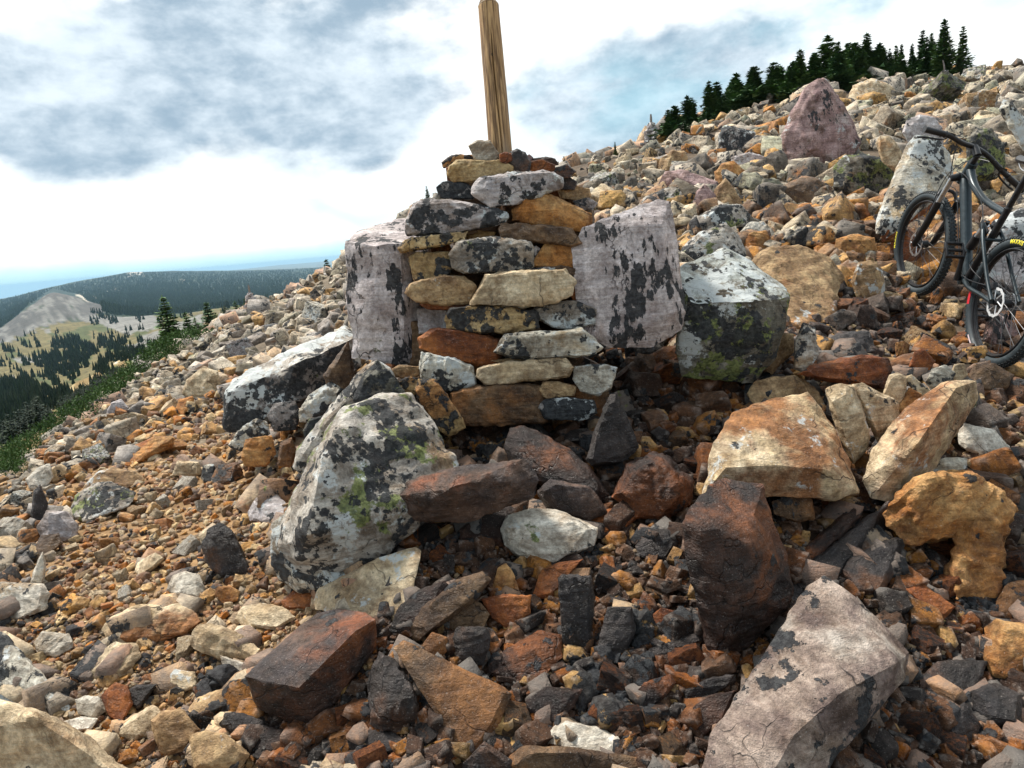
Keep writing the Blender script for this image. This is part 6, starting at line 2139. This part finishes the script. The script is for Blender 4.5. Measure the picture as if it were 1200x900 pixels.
fr('head_tube', [(.455, 0, .475), (.40, 0, .60)], .030)
fr('down_tube', [(.435, 0, .50), (.36, 0, .42), (.17, 0, .19), (.02, 0, .02)], [.028, .031, .030, .030])
fr('top_tube', [(.415, 0, .565), (.30, 0, .49), (.12, 0, .44), (-.125, 0, .425)], [.026, .022, .018, .018])
fr('seat_tube', [(.0, 0, .02), (-.04, 0, .15), (-.13, 0, .42), (-.14, 0, .455)], [.024, .019, .018, .021], 'blackp')
fr('seat_post', [(-.135, 0, .44), (-.205, 0, .655)], .0155, 'blackp')
m_ = MB()
m_.tube([(.0, -.045, .0), (.0, .045, 0)], .027, 16)
m_.build('bottom_bracket', M['frame'], bike)
for sy in (-1, 1):
    fr('chain_stay', [(-.03, sy * .035, .01), (-.14, sy * .05, .0), (-.30, sy * .062, .015), (-.43, sy * .066, .02)], [.014, .013, .011, .011])
    fr('seat_stay', [(-.02, sy * .035, .335), (-.12, sy * .055, .265), (-.30, sy * .065, .12), (-.43, sy * .068, .03)], [.011, .010, .010, .011], 'frame')
    m_ = MB()
    m_.box((-.03, sy * .03, .315), ((1, 0, .4), (0, 1, 0), (-.4, 0, 1)), (.055, .005, .022))
    m_.build('rocker_link', M['blackp'], bike, bevel=.003)
fr('bridge', [(-.10, -.05, .27), (-.10, .05, .27)], .009)
# shock
sh = fr('rear_shock', [(.02, 0, .325), (.09, 0, .19)], .019, 'alu', smooth_n=1)
fr('shock_body', [(.06, 0, .25), (.10, 0, .17)], .026, 'blackp', parent=sh, smooth_n=1)
fr('shock_shaft', [(.01, 0, .345), (.03, 0, .305)], .012, 'blackp', parent=sh, smooth_n=1)
# saddle
mb = MB()
sec = []
for k in range(17):
    u = k / 16
    x = -.34 + .27 * u
    hw = .068 * (1 - u) ** .9 + .019
    zc_ = .705 + .018 * (1 - u) ** 2 - .004 * u
    row = []
    for j in range(12):
        a = 2 * math.pi * j / 12
        row.append(Vector((x, hw * math.cos(a), zc_ + (.016 if math.sin(a) > 0 else .022) * math.sin(a))))
    sec.append(row)
for row in sec:
    mb.v += row
for k in range(16):
    for j in range(12):
        mb.f.append((k * 12 + j, k * 12 + (j + 1) % 12, (k + 1) * 12 + (j + 1) % 12, (k + 1) * 12 + j))
mb.f.append(tuple(range(12))[::-1])
mb.f.append(tuple(16 * 12 + j for j in range(12)))
sad = mb.build('saddle', M['saddle'], bike)
mb = MB()
for sy in (-1, 1):
    mb.tube(sm([(-.31, sy * .02, .69), (-.26, sy * .022, .662), (-.17, sy * .022, .662), (-.10, sy * .012, .69)], 4), .0035, 8)
mb.build('saddle_rail', M['alu'], sad)
# drivetrain: rings, crank arms, pedals, chain, cassette, derailleur
mb = MB()
for rad_, yy_ in ((.075, -.043), (.062, -.049), (.045, -.037)):
    n = 40
    mb.tube([(rad_ * math.sin(a), yy_, rad_ * math.cos(a)) for a in np.linspace(0, 2 * math.pi, n + 1)[:-1]], .0035, 6, closed=True)
for k in range(4):
    a = k * math.pi / 2 + .4
    mb.tube([(0, -.045, 0), (.072 * math.sin(a), -.045, .072 * math.cos(a))], .007, 8)
cs = mb.build('crankset', M['blackp'], bike)
for sy, ang in ((1, -.03), (-1, math.pi - .03)):
    e = Vector((.175 * math.sin(ang), 0, .175 * math.cos(ang)))
    mb = MB()
    mb.tube([(0, sy * .062, 0), tuple(e * .5 + Vector((0, sy * .070, 0))), tuple(e + Vector((0, sy * .078, 0)))], [.018, .0125, .014], 12)
    mb.build('crank_arm', M['blackp'], bike)
    c_ = e + Vector((0, sy * .130, .0))
    mb = MB()
    tl = Vector((.75, 0, .66)).normalized()
    nn = Vector((-.66, 0, .75)).normalized()
    yv = Vector((0, 1, 0))
    for q_ in (-1, 1):
        mb.box(c_ + tl * q_ * .044, (tl, yv, nn), (.006, .046, .011))
        mb.box(c_ + yv * q_ * .045, (tl, yv, nn), (.048, .005, .011))
    mb.tube([tuple(c_ - yv * .055 * 1), tuple(c_ + yv * .05)], .010, 10)
    for q_ in (-1, 1):
        for w_2 in (-.03, 0, .03):
            mb.box(c_ + tl * q_ * .044 + yv * w_2 + nn * .013, (tl, yv, nn), (.002, .002, .004))
    mb.build('pedal', M['blackp'], bike, bevel=.0015)
mb = MB()
for k, rad_ in enumerate((.055, .048, .041, .034, .027, .021)):
    n = 28
    y0 = -.022 - k * .0045
    mb.tube([(-.43 + rad_ * math.sin(a), y0, .02 + rad_ * math.cos(a)) for a in np.linspace(0, 2 * math.pi, n + 1)[:-1]], .0018, 5, closed=True)
mb.build('cassette', M['alu'], bike)
mb = MB()
mb.tube([(0.0, -.045, .073), (-.43, -.040, .05)], .004, 6)
mb.tube([(0.0, -.045, -.073), (-.40, -.045, -.115)], .004, 6)
mb.build('chain', M['blackp'], bike)
mb = MB()
mb.box((-.425, -.06, -.035), ((.3, 0, 1), (0, 1, 0), (1, 0, -.3)), (.035, .010, .014))
mb.box((-.41, -.047, -.09), ((.25, 0, 1), (0, 1, 0), (1, 0, -.25)), (.042, .003, .009))
for zz in (-.06, -.115):
    mb.tube([(-.405 + .014 * math.sin(a), -.045, zz + .014 * math.cos(a)) for a in np.linspace(0, 2 * math.pi, 13)[:-1]], .003, 5, closed=True)
mb.build('derailleur', M['blackp'], bike, bevel=.002)
mb = MB()
mb.box((-.36, .052, .085), ((1, 0, -.6), (0, 1, 0), (.6, 0, 1)), (.028, .012, .018))
mb.build('brake_caliper', M['blackp'], bike, bevel=.003)
mb = MB()
mb.box((.655, .066, .115), ((.45, 0, -1), (0, 1, 0), (1, 0, .45)), (.030, .012, .018))
o = mb.build('brake_caliper', M['blackp'], bike, bevel=.003)
o.matrix_local = St
mb = MB()
mb.tube(sm([(.40, .10, .74), (.50, .08, .70), (.53, .055, .56), (.50, .04, .45), (.40, .035, .42), (.20, .034, .20), (.05, .04, .06), (-.10, .06, .04), (-.34, .06, .08)], 7), .0028, 6)
mb.tube(sm([(.40, -.12, .62), (.50, -.05, .62), (.50, .03, .54), (.38, .03, .53), (.15, .026, .46), (-.02, .045, .36), (-.12, .064, .20), (-.10, .07, .12), (-.25, .066, .09)], 7), .0026, 6)
mb.tube(sm([(.40, -.14, .60), (.55, -.06, .60), (.56, .05, .50), (.58, .078, .30), (.64, .07, .14)], 7), .0028, 6)
mb.build('cable', M['cable'], bike)
bpy.data.objects.remove(front)
